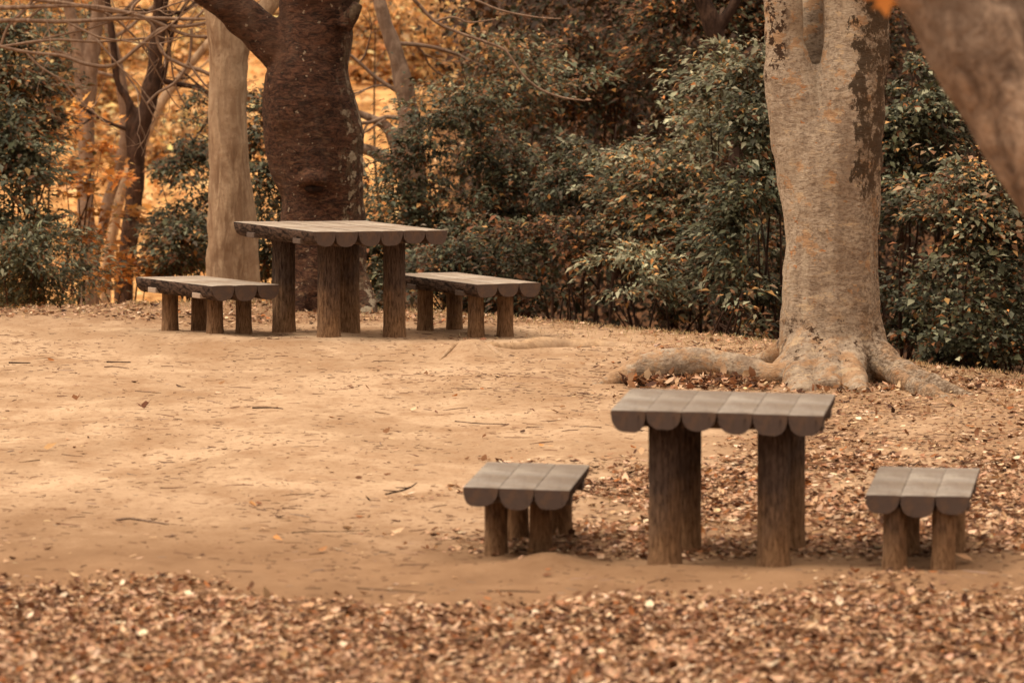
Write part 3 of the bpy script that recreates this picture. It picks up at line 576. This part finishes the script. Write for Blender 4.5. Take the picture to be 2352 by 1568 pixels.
# bare branches reaching in from the upper left (their tree stands outside the picture)
Yb = 53.0; bb = np.array([-5.6, Yb, g1(-5.6, Yb)]); rnd = np.random.default_rng(5)
P = [tube([bb + [0, 0, -.2], bb + [.05, 0, 1.2], bb + [-.05, .1, 2.8], bb + [.1, 0, 5], bb + [.4, 0, 7]], [.22, .18, .16, .12, .06], seg=14, n=40, wob=.08, seed=3)]
mt = fused('spreading_bare_tree', P, M['twig'], .025, 2, bark_disp(1, 6, .006, 6), bb); tag(mt, 'bare tree whose thin grey branches reach in from the upper left edge', 'tree', 'trees of the grove')
out = []
for pl in ([(-560, 120, 40), (-200, 70, 18), (0, 48, 11), (150, 50, 10), (300, 42, 9), (470, 44, 8), (560, 30, 6)],
           [(-560, 60, 40), (-200, 20, 16), (20, 18, 11), (200, 14, 9), (330, 40, 9), (420, 78, 8), (478, 84, 7), (520, 70, 5)],
           [(-560, 160, 40), (-150, 90, 13), (60, 120, 8), (140, 128, 8), (200, 148, 9), (262, 150, 9), (318, 108, 9), (372, 66, 9), (430, 60, 8), (520, 44, 6)],
           [(-560, 200, 40), (-200, 140, 12), (0, 108, 7), (120, 92, 7), (220, 96, 6), (340, 88, 5)],
           [(330, 40, 8), (352, 62, 8), (372, 120, 7), (420, 150, 9), (470, 166, 9), (560, 215, 7)],
           [(440, 66, 7), (438, 110, 6), (430, 150, 7), (402, 190, 7), (362, 214, 6), (336, 240, 5)],
           [(0, 110, 6), (20, 60, 7), (60, 20, 7), (90, -20, 8)],
           [(430, 60, 6), (470, 20, 6), (480, -20, 6)], [(300, 42, 6), (310, 10, 7), (360, -30, 7)],
           [(-560, 240, 30), (-100, 4, 10), (100, 2, 9), (240, 24, 8), (300, 30, 5)]): out.append(pxtube(pl, Yb, seg=8, n=44))
for (px, py, dxx, dzz, L) in ((60, 48, 1, .5, .9), (150, 50, 1, -.4, .8), (220, 90, 1, -.5, .8), (120, 18, 1, .6, .9), (250, 40, 1, -.2, .8), (330, 100, 1, .6, .6), (430, 140, .3, -1, .6), (60, 120, .6, -.8, .7), (20, 60, .8, .8, .9), (200, 20, 1, -.6, .9), (380, 60, .5, -1, .7), (470, 90, 1, .4, .5), (100, 90, 1, .1, .9)):
    twigs(at(px, py, Yb), (dxx, rnd.uniform(-.4, .4), dzz), L, .010, 2, rnd, out, .3, 3, 0)
V, Fc = join(out); V = V - bb; link('branches', mesh_from('branches', V, Fc, M['twig']), mt)
# fine limb of that tree arching over the shrubs
Ys = 51.5; out = []
for pl in ([(960, 10, 9), (1000, 50, 8), (1050, 74, 7), (1100, 92, 7), (1150, 110, 6), (1172, 130, 6), (1200, 172, 6), (1240, 205, 6), (1290, 224, 5), (1345, 232, 4)], [(930, -40, 9), (1010, -30, 8), (1090, 0, 6), (1150, 24, 5), (1230, 40, 4), (1290, 44, 3)],
           [(1000, 50, 7), (1040, 40, 5), (1080, 52, 4), (1140, 44, 3)]): out.append(pxtube(pl, Ys, seg=7, n=34))
out.append(tube([at(846, -200, 56), at(900, -160, 54), at(925, -60, Ys + .6), at(945, -10, Ys), at(962, 12, Ys)], [.04, .03, .024, .018, .014], seg=7, n=24))
V, Fc = join(out); link('fine_limb', mesh_from('fine_limb', V - np.array(fork_tree.location), Fc, M['twig']), fork_tree)

# ------------------------------------------------------------------ shrubs
G_dark = (.036, .036, .018); G_mid = (.092, .093, .050); G_pale_lit = (.25, .250, .165); G_teal = (.105, .115, .078); Ytan = (.45, .25, .09); Org = (.42, .17, .05); Brn = (.16, .070, .030); Gry = (.14, .115, .085)  # pale green paints leaf highlights; brown is dead leaves plus the gaps' shadow tone
PAL = {
 'dark': [(*G_dark, 4), (*G_mid, 4), (*G_teal, 3), (*Brn, 2.6), (*Ytan, .25), (*Gry, 1.2), (*G_pale_lit, .5)],
 'green': [(*G_dark, 2), (*G_mid, 4), (*G_pale_lit, 1.6), (*G_teal, 3), (*Ytan, .3), (*Brn, 1.2), (*Org, .15)],
 'pale': [(*G_mid, 3), (*G_pale_lit, 5), (.34, .33, .22, 3), (*Ytan, 1.0), (*Org, .5), (*Brn, 1)],  # lighter leaf mix paints the light on the mound and sprays
 'mixed': [(*G_dark, 2), (*G_mid, 4), (*G_pale_lit, 2.2), (*Ytan, 1.1), (*Org, .5), (.30, .19, .11, 1.2), (*Brn, 2)],
 'brown': [(*Brn, 4), (.09, .05, .03, 3), (*G_dark, 3), (*Org, .6), (*Ytan, .4), (*G_mid, 2)],
 'rust': [(.42, .18, .05, 4), (.52, .25, .07, 3), (.22, .09, .03, 2), (.55, .32, .12, 1.5), (*G_mid, .4)],
 'orange': [(.74, .44, .19, 4), (.60, .33, .12, 3), (.84, .58, .31, 3), (.30, .15, .06, 1.5)]}
def shrub(name, label, px, py, wpx, hpx, Yd, pal, n=5000, lsz=.055, ry=.8, clump=.16, asp=.5, cat='shrub', grp='evergreen shrubs behind the crest', top=None, droop=.25, tmpl=OVAL, gap=.0, mat=None, stems=3):
    """crown box given by its centre and size in picture units at distance Yd"""
    c = at(px, py, Yd); rx, rz = wpx * .5 * mpp(Yd), hpx * .5 * mpp(Yd); zg = g1(c[0], Yd); base = np.array([c[0], Yd, zg]); n = int(n * 1.5)
    if tmpl is OVAL: lsz = lsz * .92
    nc = max(14, int(n / 90)); d = rsph(nc); d[:, 1] = np.where(RNG.random(nc) < .72, -np.abs(d[:, 1]), d[:, 1]); rad = RNG.uniform(.45, 1, nc) ** .5
    C = c + d * rad[:, None] * np.array([rx, ry, rz]); C = C + .12 * rx * RNG.standard_normal((nc, 3)); C[:, 2] = np.maximum(C[:, 2], gz(C[:, 0], C[:, 1]) + .05)
    cr = clump * RNG.uniform(.6, 1.7, nc); ci = RNG.integers(0, nc, n); q = rsph(n); q[:, 2] = np.abs(q[:, 2]) * .9 - .12
    rr = np.where(RNG.random(n) < .7, RNG.uniform(.8, 1.05, n), RNG.uniform(.3, .9, n)); P_ = C[ci] + q * (cr[ci] * rr)[:, None] * np.array([1.4, 1.0, .62])
    out_ = q + d[ci] * .45; ax = out_ * np.array([1, 1, .3]) + RNG.standard_normal((n, 3)) * .4; ax[:, 2] -= droop
    nr = np.array([0, -.2, 1.1]) + out_ * .5 + RNG.standard_normal((n, 3)) * .30
    k_ = RNG.random(n) < .16; P_[k_] += RNG.standard_normal((k_.sum(), 3)) * np.array([.11, .11, .09]) * (clump / .16); P_ += .10 * np.stack([noise(P_ * 3.3, 91), noise(P_ * 3.3, 92), noise(P_ * 3.3, 93)], -1)
    P_[:, 2] = np.maximum(P_[:, 2], gz(P_[:, 0], P_[:, 1]) + .01)
    hv = noise(P_ * np.array([1.5, .8, 2.3]), 95) * .75 + noise(P_ * np.array([4, 2, 6]), 96) * .35; kk = hv > ((-.10 if px > 850 else -.22 if px > 250 else -.6) if tmpl is OVAL and lsz < .09 else -2)
    P_, ax, nr, ci = P_[kk], ax[kk], nr[kk], ci[kk]; n = len(P_)
    cj = (1 + .34 * RNG.standard_normal(nc))[ci, None]
    col = np.clip(pick(PAL[pal], n) * np.clip(cj, .45, 1.8), .005, .9)
    me = leaves('foliage', P_, ax, nr, lsz * np.clip(np.exp(.35 * RNG.standard_normal(n)), .45, 2.0), col, mat or M['leaf'], tmpl, asp, .10)
    root_ = empty(name, tuple(base)); tag(root_, label, cat, grp); recenter(me, base); link('foliage', me, root_)
    rnd = np.random.default_rng(int(px + py)); out = []
    for k in range(stems):
        e = C[rnd.integers(0, nc)]; s0 = base + [rnd.uniform(-.3, .3) * rx, rnd.uniform(-.1, .1), -.05]; m_ = (s0 + e) / 2 + rnd.standard_normal(3) * .1 * np.array([1, .5, 1])
        out.append(tube([s0, m_, e], [.018, .012, .005], seg=6, n=10))
        e2 = C[rnd.integers(0, nc)]; out.append(tube([m_, (m_ + e2) / 2 + rnd.standard_normal(3) * .05, e2], [.010, .007, .003], seg=5, n=8))
    V, Fc = join(out); link('stems', mesh_from('stems', V - base, Fc, M['darktrunk']), root_)
    return root_
# left evergreen mass
shrub('evergreen_shrub', 'tall green evergreen shrub filling the left edge above the dirt', 10, 480, 210, 560, 53.5, 'green', 9000, .06)
shrub('evergreen_shrub', 'low green shrub with drooping fronds at the left edge of the clearing', 90, 620, 250, 190, 52.6, 'green', 5200, .05, asp=.35)
shrub('evergreen_shrub', 'upper dark olive shrub growing into the bare branches at the left edge', 20, 200, 190, 300, 55, 'mixed', 4000, .06, grp='evergreen shrubs behind the crest')
shrub('round_shrub', 'dark round evergreen shrub between the low-forking tree and the pale trunk', 430, 430, 150, 420, 58, 'dark', 7000, .05, clump=.14)
shrub('round_shrub', 'small rounded dark shrub at the foot of the pale trunk, above the left far bench', 415, 570, 120, 130, 57, 'dark', 3000, .05, clump=.13)
shrub('evergreen_shrub', 'dark green shrub seen between the pale trunk and the dark burled trunk', 610, 440, 130, 540, 56, 'dark', 6000, .055)
# right of the dark tree
shrub('evergreen_shrub', 'green shrub at the right foot of the dark burled trunk under the curved limbs', 880, 560, 200, 330, 53.5, 'green', 6500, .05)
shrub('evergreen_shrub', 'dense dark-leaved shrub rising behind the right far bench', 1060, 430, 300, 440, 53.5, 'dark', 11000, .05)
shrub('evergreen_shrub', 'low dark shrub directly behind the right far bench', 1060, 640, 330, 190, 51.6, 'dark', 6500, .05)
shrub('evergreen_shrub', 'upper green shrub touched by orange leaves in the top middle', 1130, 190, 280, 220, 56, 'mixed', 5000, .05)
shrub('evergreen_shrub', 'tall dark shrub in the middle of the thicket', 1290, 400, 330, 480, 53.0, 'dark', 12000, .052)
shrub('evergreen_shrub', 'dark shaded shrub mass low in the middle of the thicket', 1300, 620, 340, 260, 51.0, 'brown', 8000, .05)
shrub('evergreen_shrub', 'pale leafy sprays standing at the edge right of the far bench', 1470, 660, 200, 170, 49.8, 'pale', 2600, .055, clump=.12, asp=.38)
shrub('evergreen_shrub', 'mounded shrub with sunlit grey-green top left of the big grey tree', 1560, 350, 420, 280, 51.8, 'pale', 10500, .055)
shrub('evergreen_shrub', 'dark hollow of shrub and dead leaves below the sunlit mound', 1560, 560, 420, 330, 50.8, 'mixed', 11000, .055)
shrub('evergreen_shrub', 'leafy shrub close against the left side of the big grey trunk', 1730, 480, 200, 560, 49.2, 'green', 9500, .06, asp=.42)
shrub('evergreen_shrub', 'pale spray of leaves high beside the fork of the big grey tree', 1690, 190, 210, 120, 51, 'pale', 2600, .055)
shrub('tall_thicket', 'dark brown-green thicket across the upper middle', 1330, 90, 460, 330, 58, 'brown', 10000, .06)
shrub('tall_thicket', 'dark thicket above the sunlit shrub mound', 1620, 80, 360, 330, 57, 'brown', 9000, .06)
shrub('tall_thicket', 'dim green thicket seen through the fork of the big grey tree', 1880, 60, 360, 340, 57, 'brown', 7000, .06)
# right of the grey tree
shrub('evergreen_shrub', 'green shrub with tan leaves directly right of the big grey trunk', 2090, 300, 230, 340, 49.5, 'green', 8500, .055)
shrub('evergreen_shrub', 'wide pale-topped shrub beneath the leaning trunk', 2230, 520, 330, 260, 47.5, 'mixed', 9500, .052, asp=.58)
shrub('evergreen_shrub', 'dark low shrub with round leaves at the right edge of the crest', 2240, 720, 380, 300, 47.2, 'green', 9500, .05, asp=.6)
shrub('evergreen_shrub', 'shaded shrub behind the foot of the big grey tree on its right', 2080, 620, 180, 420, 48.6, 'dark', 7500, .055)
shrub('evergreen_shrub', 'dark shrub in the upper right behind the leaning trunk', 2280, 230, 320, 380, 51.5, 'dark', 8500, .055)
shrub('dry_shrub', 'thin dry shrub with a few tan leaves low beside the big grey trunk', 1690, 700, 170, 150, 47.9, 'mixed', 420, .06, clump=.10, asp=.5, stems=9, grp='evergreen shrubs behind the crest')
shrub('young_maple', 'rust-leaved young maple between the left evergreen and the grey double-stemmed tree', 190, 420, 190, 420, 57, 'rust', 520, .062, clump=.16, cat='tree', grp='autumn maples', tmpl=STAR, asp=.8, mat=M['maple'], stems=3)
shrub('young_maple', 'low rust-leaved maple near the foot of the forked dark tree', 270, 600, 180, 120, 57, 'rust', 260, .06, clump=.14, cat='tree', grp='autumn maples', tmpl=STAR, asp=.8, mat=M['maple'], stems=3)

shrub('twiggy_thicket', 'sparse brown thicket of twigs and withered leaves among the left back trunks', 300, 380, 420, 520, 68, 'brown', 1100, .04, ry=1.5, clump=.3, stems=1, grp='thickets in the wood behind')
shrub('twiggy_thicket', 'sparse brown thicket right of the dark burled tree, before the glowing orange tree', 930, 200, 260, 420, 66, 'brown', 700, .04, ry=1.2, clump=.3, stems=1, grp='thickets in the wood behind')
shrub('round_shrub', 'olive green bush high up between the bare branches at the upper left', 90, 110, 200, 200, 63, 'green', 2200, .06, clump=.2, grp='evergreen shrubs behind the crest')
# golden trees far behind
def gold(label, px, py, wpx, hpx, Yd, n, pal='orange'):
    r_ = shrub('golden_tree', label, px, py, wpx, hpx, Yd, pal, n, .10, ry=1.2, clump=.42, asp=.6, cat='tree', grp='golden trees far behind', mat=M['maple'], stems=7); return r_
gold('orange-leaved tree far behind the left edge shrubs', 120, 200, 330, 560, 80, 6000)
gold('bright orange tree far behind, between the left trunks', 330, 330, 260, 560, 84, 6000)
gold('orange tree far behind the round dark shrub, low down', 420, 560, 300, 240, 78, 3800)
gold('orange tree far behind the pale trunk', 560, 200, 300, 480, 86, 5000)
gold('glowing orange tree far behind, right of the dark burled tree', 900, 150, 300, 420, 82, 6000)
gold('orange tree far behind the top middle thicket', 1080, 60, 300, 300, 88, 5000)

n = 80000; ux = RNG.uniform(-1.2, 7.5, n); uy = RNG.uniform(58, 66, n); k = RNG.random(n) < sstep(-.7, .2, ux + .4 * noise(np.stack([ux, uy], -1), 77)); ux, uy = ux[k], uy[k]; n = len(ux)
tp = 2.4 + .9 * noise(np.stack([ux * .9, uy * .5], -1), 78) + sstep(0, 2, ux) * 1.2; uz = gz(ux, uy) + (tp - gz(ux, uy)) * RNG.uniform(0, 1, n) ** .7
tag(link('dark_undergrowth', leaves('dark_undergrowth', np.stack([ux, uy, uz], -1), RNG.standard_normal((n, 3)), RNG.standard_normal((n, 3)) * .5 + [0, -.4, 1], .085 * RNG.uniform(.6, 1.4, n), pick([(.045, .022, .012, 4), (.028, .024, .011, 3), (.07, .034, .017, 2), (.05, .046, .022, 1.5)], n), M['leaf'])), 'dark brown undergrowth of the wood behind the shrubs', None, None, 'stuff')
# leaf-covered far slope
n = 30000; lx = RNG.uniform(-14, 14, n); ly = RNG.uniform(60, 118, n); k = lx / ly * F_PX + 1176 < 1080 + RNG.normal(0, 40, n); lx, ly = lx[k], ly[k]; n = len(lx); lz = gz(lx, ly)
P_ = np.stack([lx, ly, lz + RNG.uniform(0, .25, n)], -1)
tag(link('autumn_leaf_slope', leaves('autumn_leaf_slope', P_, RNG.standard_normal((n, 3)) * [1, 1, .5], RNG.standard_normal((n, 3)) * .5 + [0, -.3, 1], .16 * RNG.uniform(.6, 1.4, n), pick(PAL['orange'], n), M['maple'])), 'orange fallen leaves covering the slope behind', None, None, 'stuff')

# ------------------------------------------------------------------ litter on the ground
LP = [(.50, .315, .195, 6), (.62, .43, .29, 4), (.34, .19, .11, 4), (.17, .080, .042, 4), (.32, .125, .045, 1.0), (.74, .57, .42, .8), (.07, .032, .020, 3)]
def scatter(n, x0, x1, y0, y1, dens, pw=1.0):
    x = RNG.uniform(x0, x1, n); y = RNG.uniform(y0, y1, n); k = RNG.random(n) < dens(x, y) ** pw; return x[k], y[k]
def lay_leaves(name, label, x, y, sz, zr, tilt, pal=LP, tm=CURL, mat='dryleaf', asp=.55, fold=.14):
    n = len(x); P_ = np.stack([x, y, gz(x, y) + RNG.uniform(.001, zr, n)], -1); ax = RNG.standard_normal((n, 3)) * [1, 1, tilt * .7]; nr = np.array([0, 0, 1.]) + RNG.standard_normal((n, 3)) * tilt
    ax[:, 2] = np.abs(ax[:, 2])
    me = leaves(name, P_, ax, nr, sz * np.clip(np.exp(.32 * RNG.standard_normal(n)), .4, 1.7), pick(pal, n, .2), M[mat], tm, asp, fold * RNG.uniform(.3, 2.2, n)); o = link(name, me); return tag(o, label, None, None, 'stuff')
dn = lambda x, y: litter(x, y)
x, y = scatter(100000, -3.6, 3.9, 24.6, 31.2, lambda a, b: litter(a, b) ** 2.6 * (b < 30.9)); lay_leaves('leaf_litter', 'thick carpet of dry brown leaves nearest the camera', x, y, .036, .010, .22, fold=.08)
x, y = scatter(84000, -1.2, 4.4, 30.8, 36.5, dn, .95); lay_leaves('leaf_litter', 'dry fallen leaves lying right of and behind the nearer table', x, y, .038, .007, .17, fold=.075)
x, y = scatter(60000, -4.5, 5, 36.5, 50.5, dn, 1.5); lay_leaves('leaf_litter', 'small dry leaf scraps scattered over the crest and around the trees', x, y, .036, .005, .2, fold=.07)
p = onz(1590, 886); n = 1100; x = p[0] + RNG.uniform(-.42, .44, n); y = p[1] + RNG.normal(0, .16, n); lay_leaves('leaf_pile', 'heap of curled leaves caught along the long left root', x, y, .052, .04, .38, fold=.10)
n = 700; a_ = RNG.uniform(math.pi, 2 * math.pi, n); q_ = RNG.uniform(.42, .95, n); lay_leaves('leaf_pile', 'leaf bits lodged between the roots of the big grey tree', bh[0] + 1.35 * q_ * np.cos(a_), Yh - .1 + q_ * np.sin(a_) * .95, .042, .015, .3)
# sparse leaves, chips
x, y = scatter(1300, -4, 4, 30, 47, lambda a, b: np.full(a.shape, .5) * (litter(a, b) < .5)); lay_leaves('leaf_scraps', 'sparse leaf scraps on the bare soil', x, y, .036, .003, .10, fold=.05)
# dark short twiglets lying on the soil
def needles(name, label, x, y, lmin, lmax, r, pal):
    n = len(x); L = RNG.uniform(lmin, lmax, n) ** 1; a = RNG.uniform(0, 2 * math.pi, n); dx = np.cos(a); dy = np.sin(a); z = gz(x, y) + r * .6
    t = np.array([-.5, 0, .5]); bend = RNG.uniform(-.12, .12, n); V = np.zeros((n, 9, 3))
    for k, tt in enumerate(t):
        cx = x + dx * L * tt - dy * L * bend * (1 - 4 * tt * tt); cy = y + dy * L * tt + dx * L * bend * (1 - 4 * tt * tt); rk = r * (1 if k < 2 else .5)
        cz = gz(cx, cy) + rk * .5
        V[:, k * 3 + 0] = np.stack([cx - dy * rk, cy + dx * rk, cz], -1); V[:, k * 3 + 1] = np.stack([cx, cy, cz + rk * 1.6], -1); V[:, k * 3 + 2] = np.stack([cx + dy * rk, cy - dx * rk, cz], -1)
    Ft = np.array([[0, 1, 4, 3], [1, 2, 5, 4], [3, 4, 7, 6], [4, 5, 8, 7]]); Fa = (np.arange(n)[:, None, None] * 9 + Ft[None]).reshape(-1, 4)
    tag(link(name, mesh_from(name, V.reshape(-1, 3), Fa, M['dryleaf'], True, np.repeat(pick(pal, n, .25), 9, 0))), label, None, None, 'stuff')
TW = [(.16, .085, .05, 4), (.10, .05, .03, 3), (.30, .19, .12, 2), (.24, .17, .13, 1)]
pt = lambda a, b: np.clip(.12 + .9 * sstep(.05, .6, noise(np.stack([a * .9, b * .45], -1), 51)) * sstep(-2.5, 1.5, a) + .35 * sstep(-.1, .5, noise(np.stack([a * 1.7, b * .8], -1), 52)), 0, 1) * (b > 29.4)
x, y = scatter(24000, -4, 4.4, 29, 49, pt); needles('twig_litter', 'short dark twiglets strewn over the soil', x, y, .010, .07, .0018, TW)
x, y = scatter(700, -4, 4.4, 29, 47, pt); needles('twig_litter', 'longer thin twigs strewn over the soil', x, y, .08, .18, .0028, TW)
x, y = scatter(26000, -4, 4.6, 30, 49.5, lambda a, b: np.clip(litter(a, b) * 1.1 + .03 + .3 * pt(a, b) * sstep(-1.5, 1.5, a), 0, 1)); needles('straw_litter', 'pale and brown straw bits mixed in the leaf litter', x, y, .008, .045, .0018, TW + [(.60, .42, .25, 5)])
# dry grass
def grass(name, label, x, y, h, pal):
    n = len(x); b = np.stack([x, y, gz(x, y) - .004], -1); a = RNG.uniform(0, 6.28, n); ln = RNG.uniform(.1, .7, n); H_ = h * RNG.uniform(.4, 1.4, n); wv = .0022
    s = np.stack([np.cos(a), np.sin(a), 0 * a], -1); l_ = np.stack([-np.sin(a), np.cos(a), 0 * a], -1)
    V = np.stack([b - s * wv, b + s * wv, b + l_ * (ln * H_ * .35)[:, None] + [0, 0, 1] * H_[:, None] * .6, b + l_ * (ln * H_)[:, None] + [0, 0, 1] * H_[:, None]], 1)
    V[:, 2] += s * wv * .5; Ft = np.array([[0, 1, 2], [0, 2, 3]]); Fa = (np.arange(n)[:, None, None] * 4 + Ft[None]).reshape(-1, 3)
    tag(link(name, mesh_from(name, V.reshape(-1, 3), Fa, M['dryleaf'], False, np.repeat(pick(pal, n, .2), 4, 0))), label, None, None, 'stuff')
GP = [(.58, .42, .24, 4), (.46, .33, .18, 3), (.30, .26, .13, 2), (.70, .55, .36, 1)]
n = 16000; x = RNG.uniform(-4.5, 4.8, n); y = crest(x) + .9 - RNG.exponential(.55, n); k = (x > -2.9) | (RNG.random(n) < .4); grass('dry_grass', 'short dry grass along the crest of the clearing', x[k], y[k], .032, GP)
gd = lambda a, b: np.clip(sstep(.4, 2.0, a) * sstep(38.5, 41.5, b + .4 * noise(np.stack([a, b], -1), 60)) * (.55 + .5 * noise(np.stack([a * 2, b * 1.1], -1), 61)), 0, 1) * (b < crest(a) + .6)
x, y = scatter(22000, 0, 4.8, 38, 46, gd); grass('dry_grass', 'thin dry grass around the roots of the big grey tree', x, y, .020, GP)
x, y = scatter(1500, 0, 4.6, 32, 38, lambda a, b: sstep(.2, .7, noise(np.stack([a, b], -1), 63))); grass('dry_grass', 'wisps of dry grass between the leaves', x, y, .03, GP)

# ------------------------------------------------------------------ single leaves and sticks one can point to
def one_leaf(px, py, size, col, label, star=False, upr=.4, ang=None):
    p = onz(px, py); z = g1(p[0], p[1]); a = RNG.uniform(0, 6.28) if ang is None else ang
    axv = np.array([[math.cos(a), math.sin(a), upr * .5]]); nr = np.array([[RNG.uniform(-.3, .3), -.5 * upr, 1.]])
    me = leaves('fallen_leaf', np.array([[0, 0, .004 + size * upr * .1]]), axv, nr, np.array([size]), np.array([col]), M['dryleaf'], STAR if star else CURL, .9 if star else .6, .85 if star else .12)
    o = link('fallen_leaf', me, None, (p[0], p[1], z)); tag(o, label, 'leaf', 'single leaves on the bare soil'); return o
one_leaf(331, 945, .085, (.12, .045, .022), 'curled dark maple leaf with upturned tips on the bare soil, larger of two', True, .12, 1.4)
one_leaf(176, 918, .065, (.20, .085, .035), 'smaller brown maple leaf with upturned tips, left of the larger curled one', True, .12, 1.9)
for px, py, s, c, lb in ((124, 830, .06, (.30, .12, .04), 'small rust leaf on the soil near the left edge, below the far bench'), (501, 880, .055, (.36, .20, .10), 'small brown leaf in the middle of the pale dirt below the far table'),
    (100, 1034, .075, (.50, .30, .14), 'tan crumpled leaf on pale soil at the left edge'), (1040, 914, .065, (.52, .22, .07), 'orange-brown leaf on the soil midway between the two tables'),
    (580, 1163, .07, (.48, .25, .10), 'flat rusty leaf alone on the pale middle dirt'), (1240, 1031, .055, (.60, .26, .08), 'small orange leaf above the left near bench'), (1458, 1034, .055, (.60, .24, .07), 'small orange leaf beside the left underside of the near table top'),
    (640, 1250, .075, (.60, .28, .10), 'orange leaf on the darker soil left of the near bench'), (880, 1000, .06, (.24, .12, .06), 'dark brown leaf between the pale dirt and the twig patches'),
    (730, 1270, .065, (.40, .20, .09), 'brown curled leaf just above the leaf carpet edge'), (940, 944, .06, (.72, .52, .34), 'pale cream leaf on dirt right of centre'), (2240, 1302, .10, (.55, .33, .19), 'long tan leaf lying right of the right near bench'),
    (1930, 1042, .06, (.50, .20, .07), 'rust leaf on the soil right of the near table top'), (900, 1220, .07, (.62, .44, .28), 'pale curled leaf left of the near bench legs')):
    one_leaf(px, py, s, c, lb, False, .5)
def stick(pl, r, label, mat='twig', side=()):
    ps = [onz(a, b) for a, b in pl]; c = ps[len(ps) // 2]; zc = g1(c[0], c[1]); pts = [np.array([q[0] - c[0], q[1] - c[1], g1(q[0], q[1]) - zc + r * .7]) for q in ps]
    parts = [tube(pts, np.linspace(r, r * .5, len(pts)), seg=7, n=len(pts) * 6, wob=.2, seed=int(pl[0][0]))]
    for (i, dxx, dyy, L) in side:
        s0 = pts[i]; parts.append(tube([s0, s0 + np.array([dxx, dyy, .01]) * L * .5, s0 + np.array([dxx, dyy, .03]) * L], [r * .6, r * .5, r * .3], seg=6, n=8))
    V, Fc = join(parts); o = link('fallen_stick', mesh_from('fallen_stick', V, Fc, M[mat]), None, (c[0], c[1], zc)); tag(o, label, 'stick', 'sticks lying on the soil')
stick([(268, 1197), (300, 1193), (345, 1200), (388, 1206)], .007, 'knobbly grey-brown stick lying on the dirt at lower left', 'greytrunk', [(1, .2, .9, .06), (2, -.3, .8, .05)])
stick([(886, 1136), (915, 1130), (940, 1122), (957, 1113)], .005, 'forked thin dark stick left of the near bench seat', 'darktrunk', [(1, -.8, .3, .10), (2, -.9, -.2, .08)])
stick([(670, 1221), (720, 1216), (790, 1215), (850, 1212)], .0028, 'long straight dark twig on the darker soil left of the near bench', 'darktrunk')
stick([(245, 830), (300, 831)], .006, 'straight dark stick on the pale dirt just before the left far bench', 'darktrunk')
stick([(240, 843), (262, 842), (296, 845)], .005, 'short grey stick below the straight dark one', 'twig')
stick([(20, 834), (70, 834)], .006, 'dark twig at the left edge of the pale dirt', 'darktrunk')
stick([(580, 943), (620, 941), (650, 944)], .005, 'brown twig in the middle of the pale dirt', 'darktrunk')
stick([(310, 893), (345, 896), (370, 898)], .0035, 'fine pale twig above the larger maple leaf', 'twig')
stick([(820, 1348), (860, 1352), (920, 1356), (980, 1362)], .0032, 'thin dark stick at the upper edge of the leaf carpet', 'darktrunk')
stick([(1120, 1362), (1180, 1361), (1240, 1362)], .0038, 'dark stick half buried at the edge of the leaf carpet, below the left near bench', 'darktrunk')
stick([(2112, 1143 + 10), (2135, 1149), (2155, 1136)], .005, 'thin dark stick just above the right near bench seat', 'darktrunk')
stick([(1680, 1142), (1700, 1140), (1730, 1132)], .005, 'dark twig seen between the legs of the near table', 'darktrunk')
stick([(1045, 968), (1100, 972), (1170, 974)], .004, 'long fine brown twig in the twig patch right of centre', 'darktrunk')
# exposed roots between the two tree bases
def exposed(pl, label, flat=1.0):
    ps = [onz(a, b) for a, b, r in pl]; c = ps[len(ps) // 2]; pts = [np.array([q[0], q[1], g1(q[0], q[1]) - pl[i][2] * .25]) for i, q in enumerate(ps)]
    V, Fc = tube(pts, [q[2] for q in pl], seg=14, n=40, wob=.12, seed=5); o0 = np.array([c[0], c[1], 0]); o = link('exposed_root', mesh_from('exposed_root', V - o0, Fc, M['root']), None, tuple(o0)); tag(o, label, 'root', 'surface roots on the crest')
exposed([(1130, 812, .03), (1180, 806, .06), (1240, 802, .085), (1300, 799, .075), (1360, 799, .07), (1400, 801, .04), (1425, 803, .015)], 'long smooth root hump on the ground right of the far table')
exposed([(1010, 828, .008), (1045, 815, .02), (1085, 800, .024), (1120, 814, .02), (1160, 826, .012), (1200, 832, .006)], 'thin arched root over a small dirt hump below the right far bench')
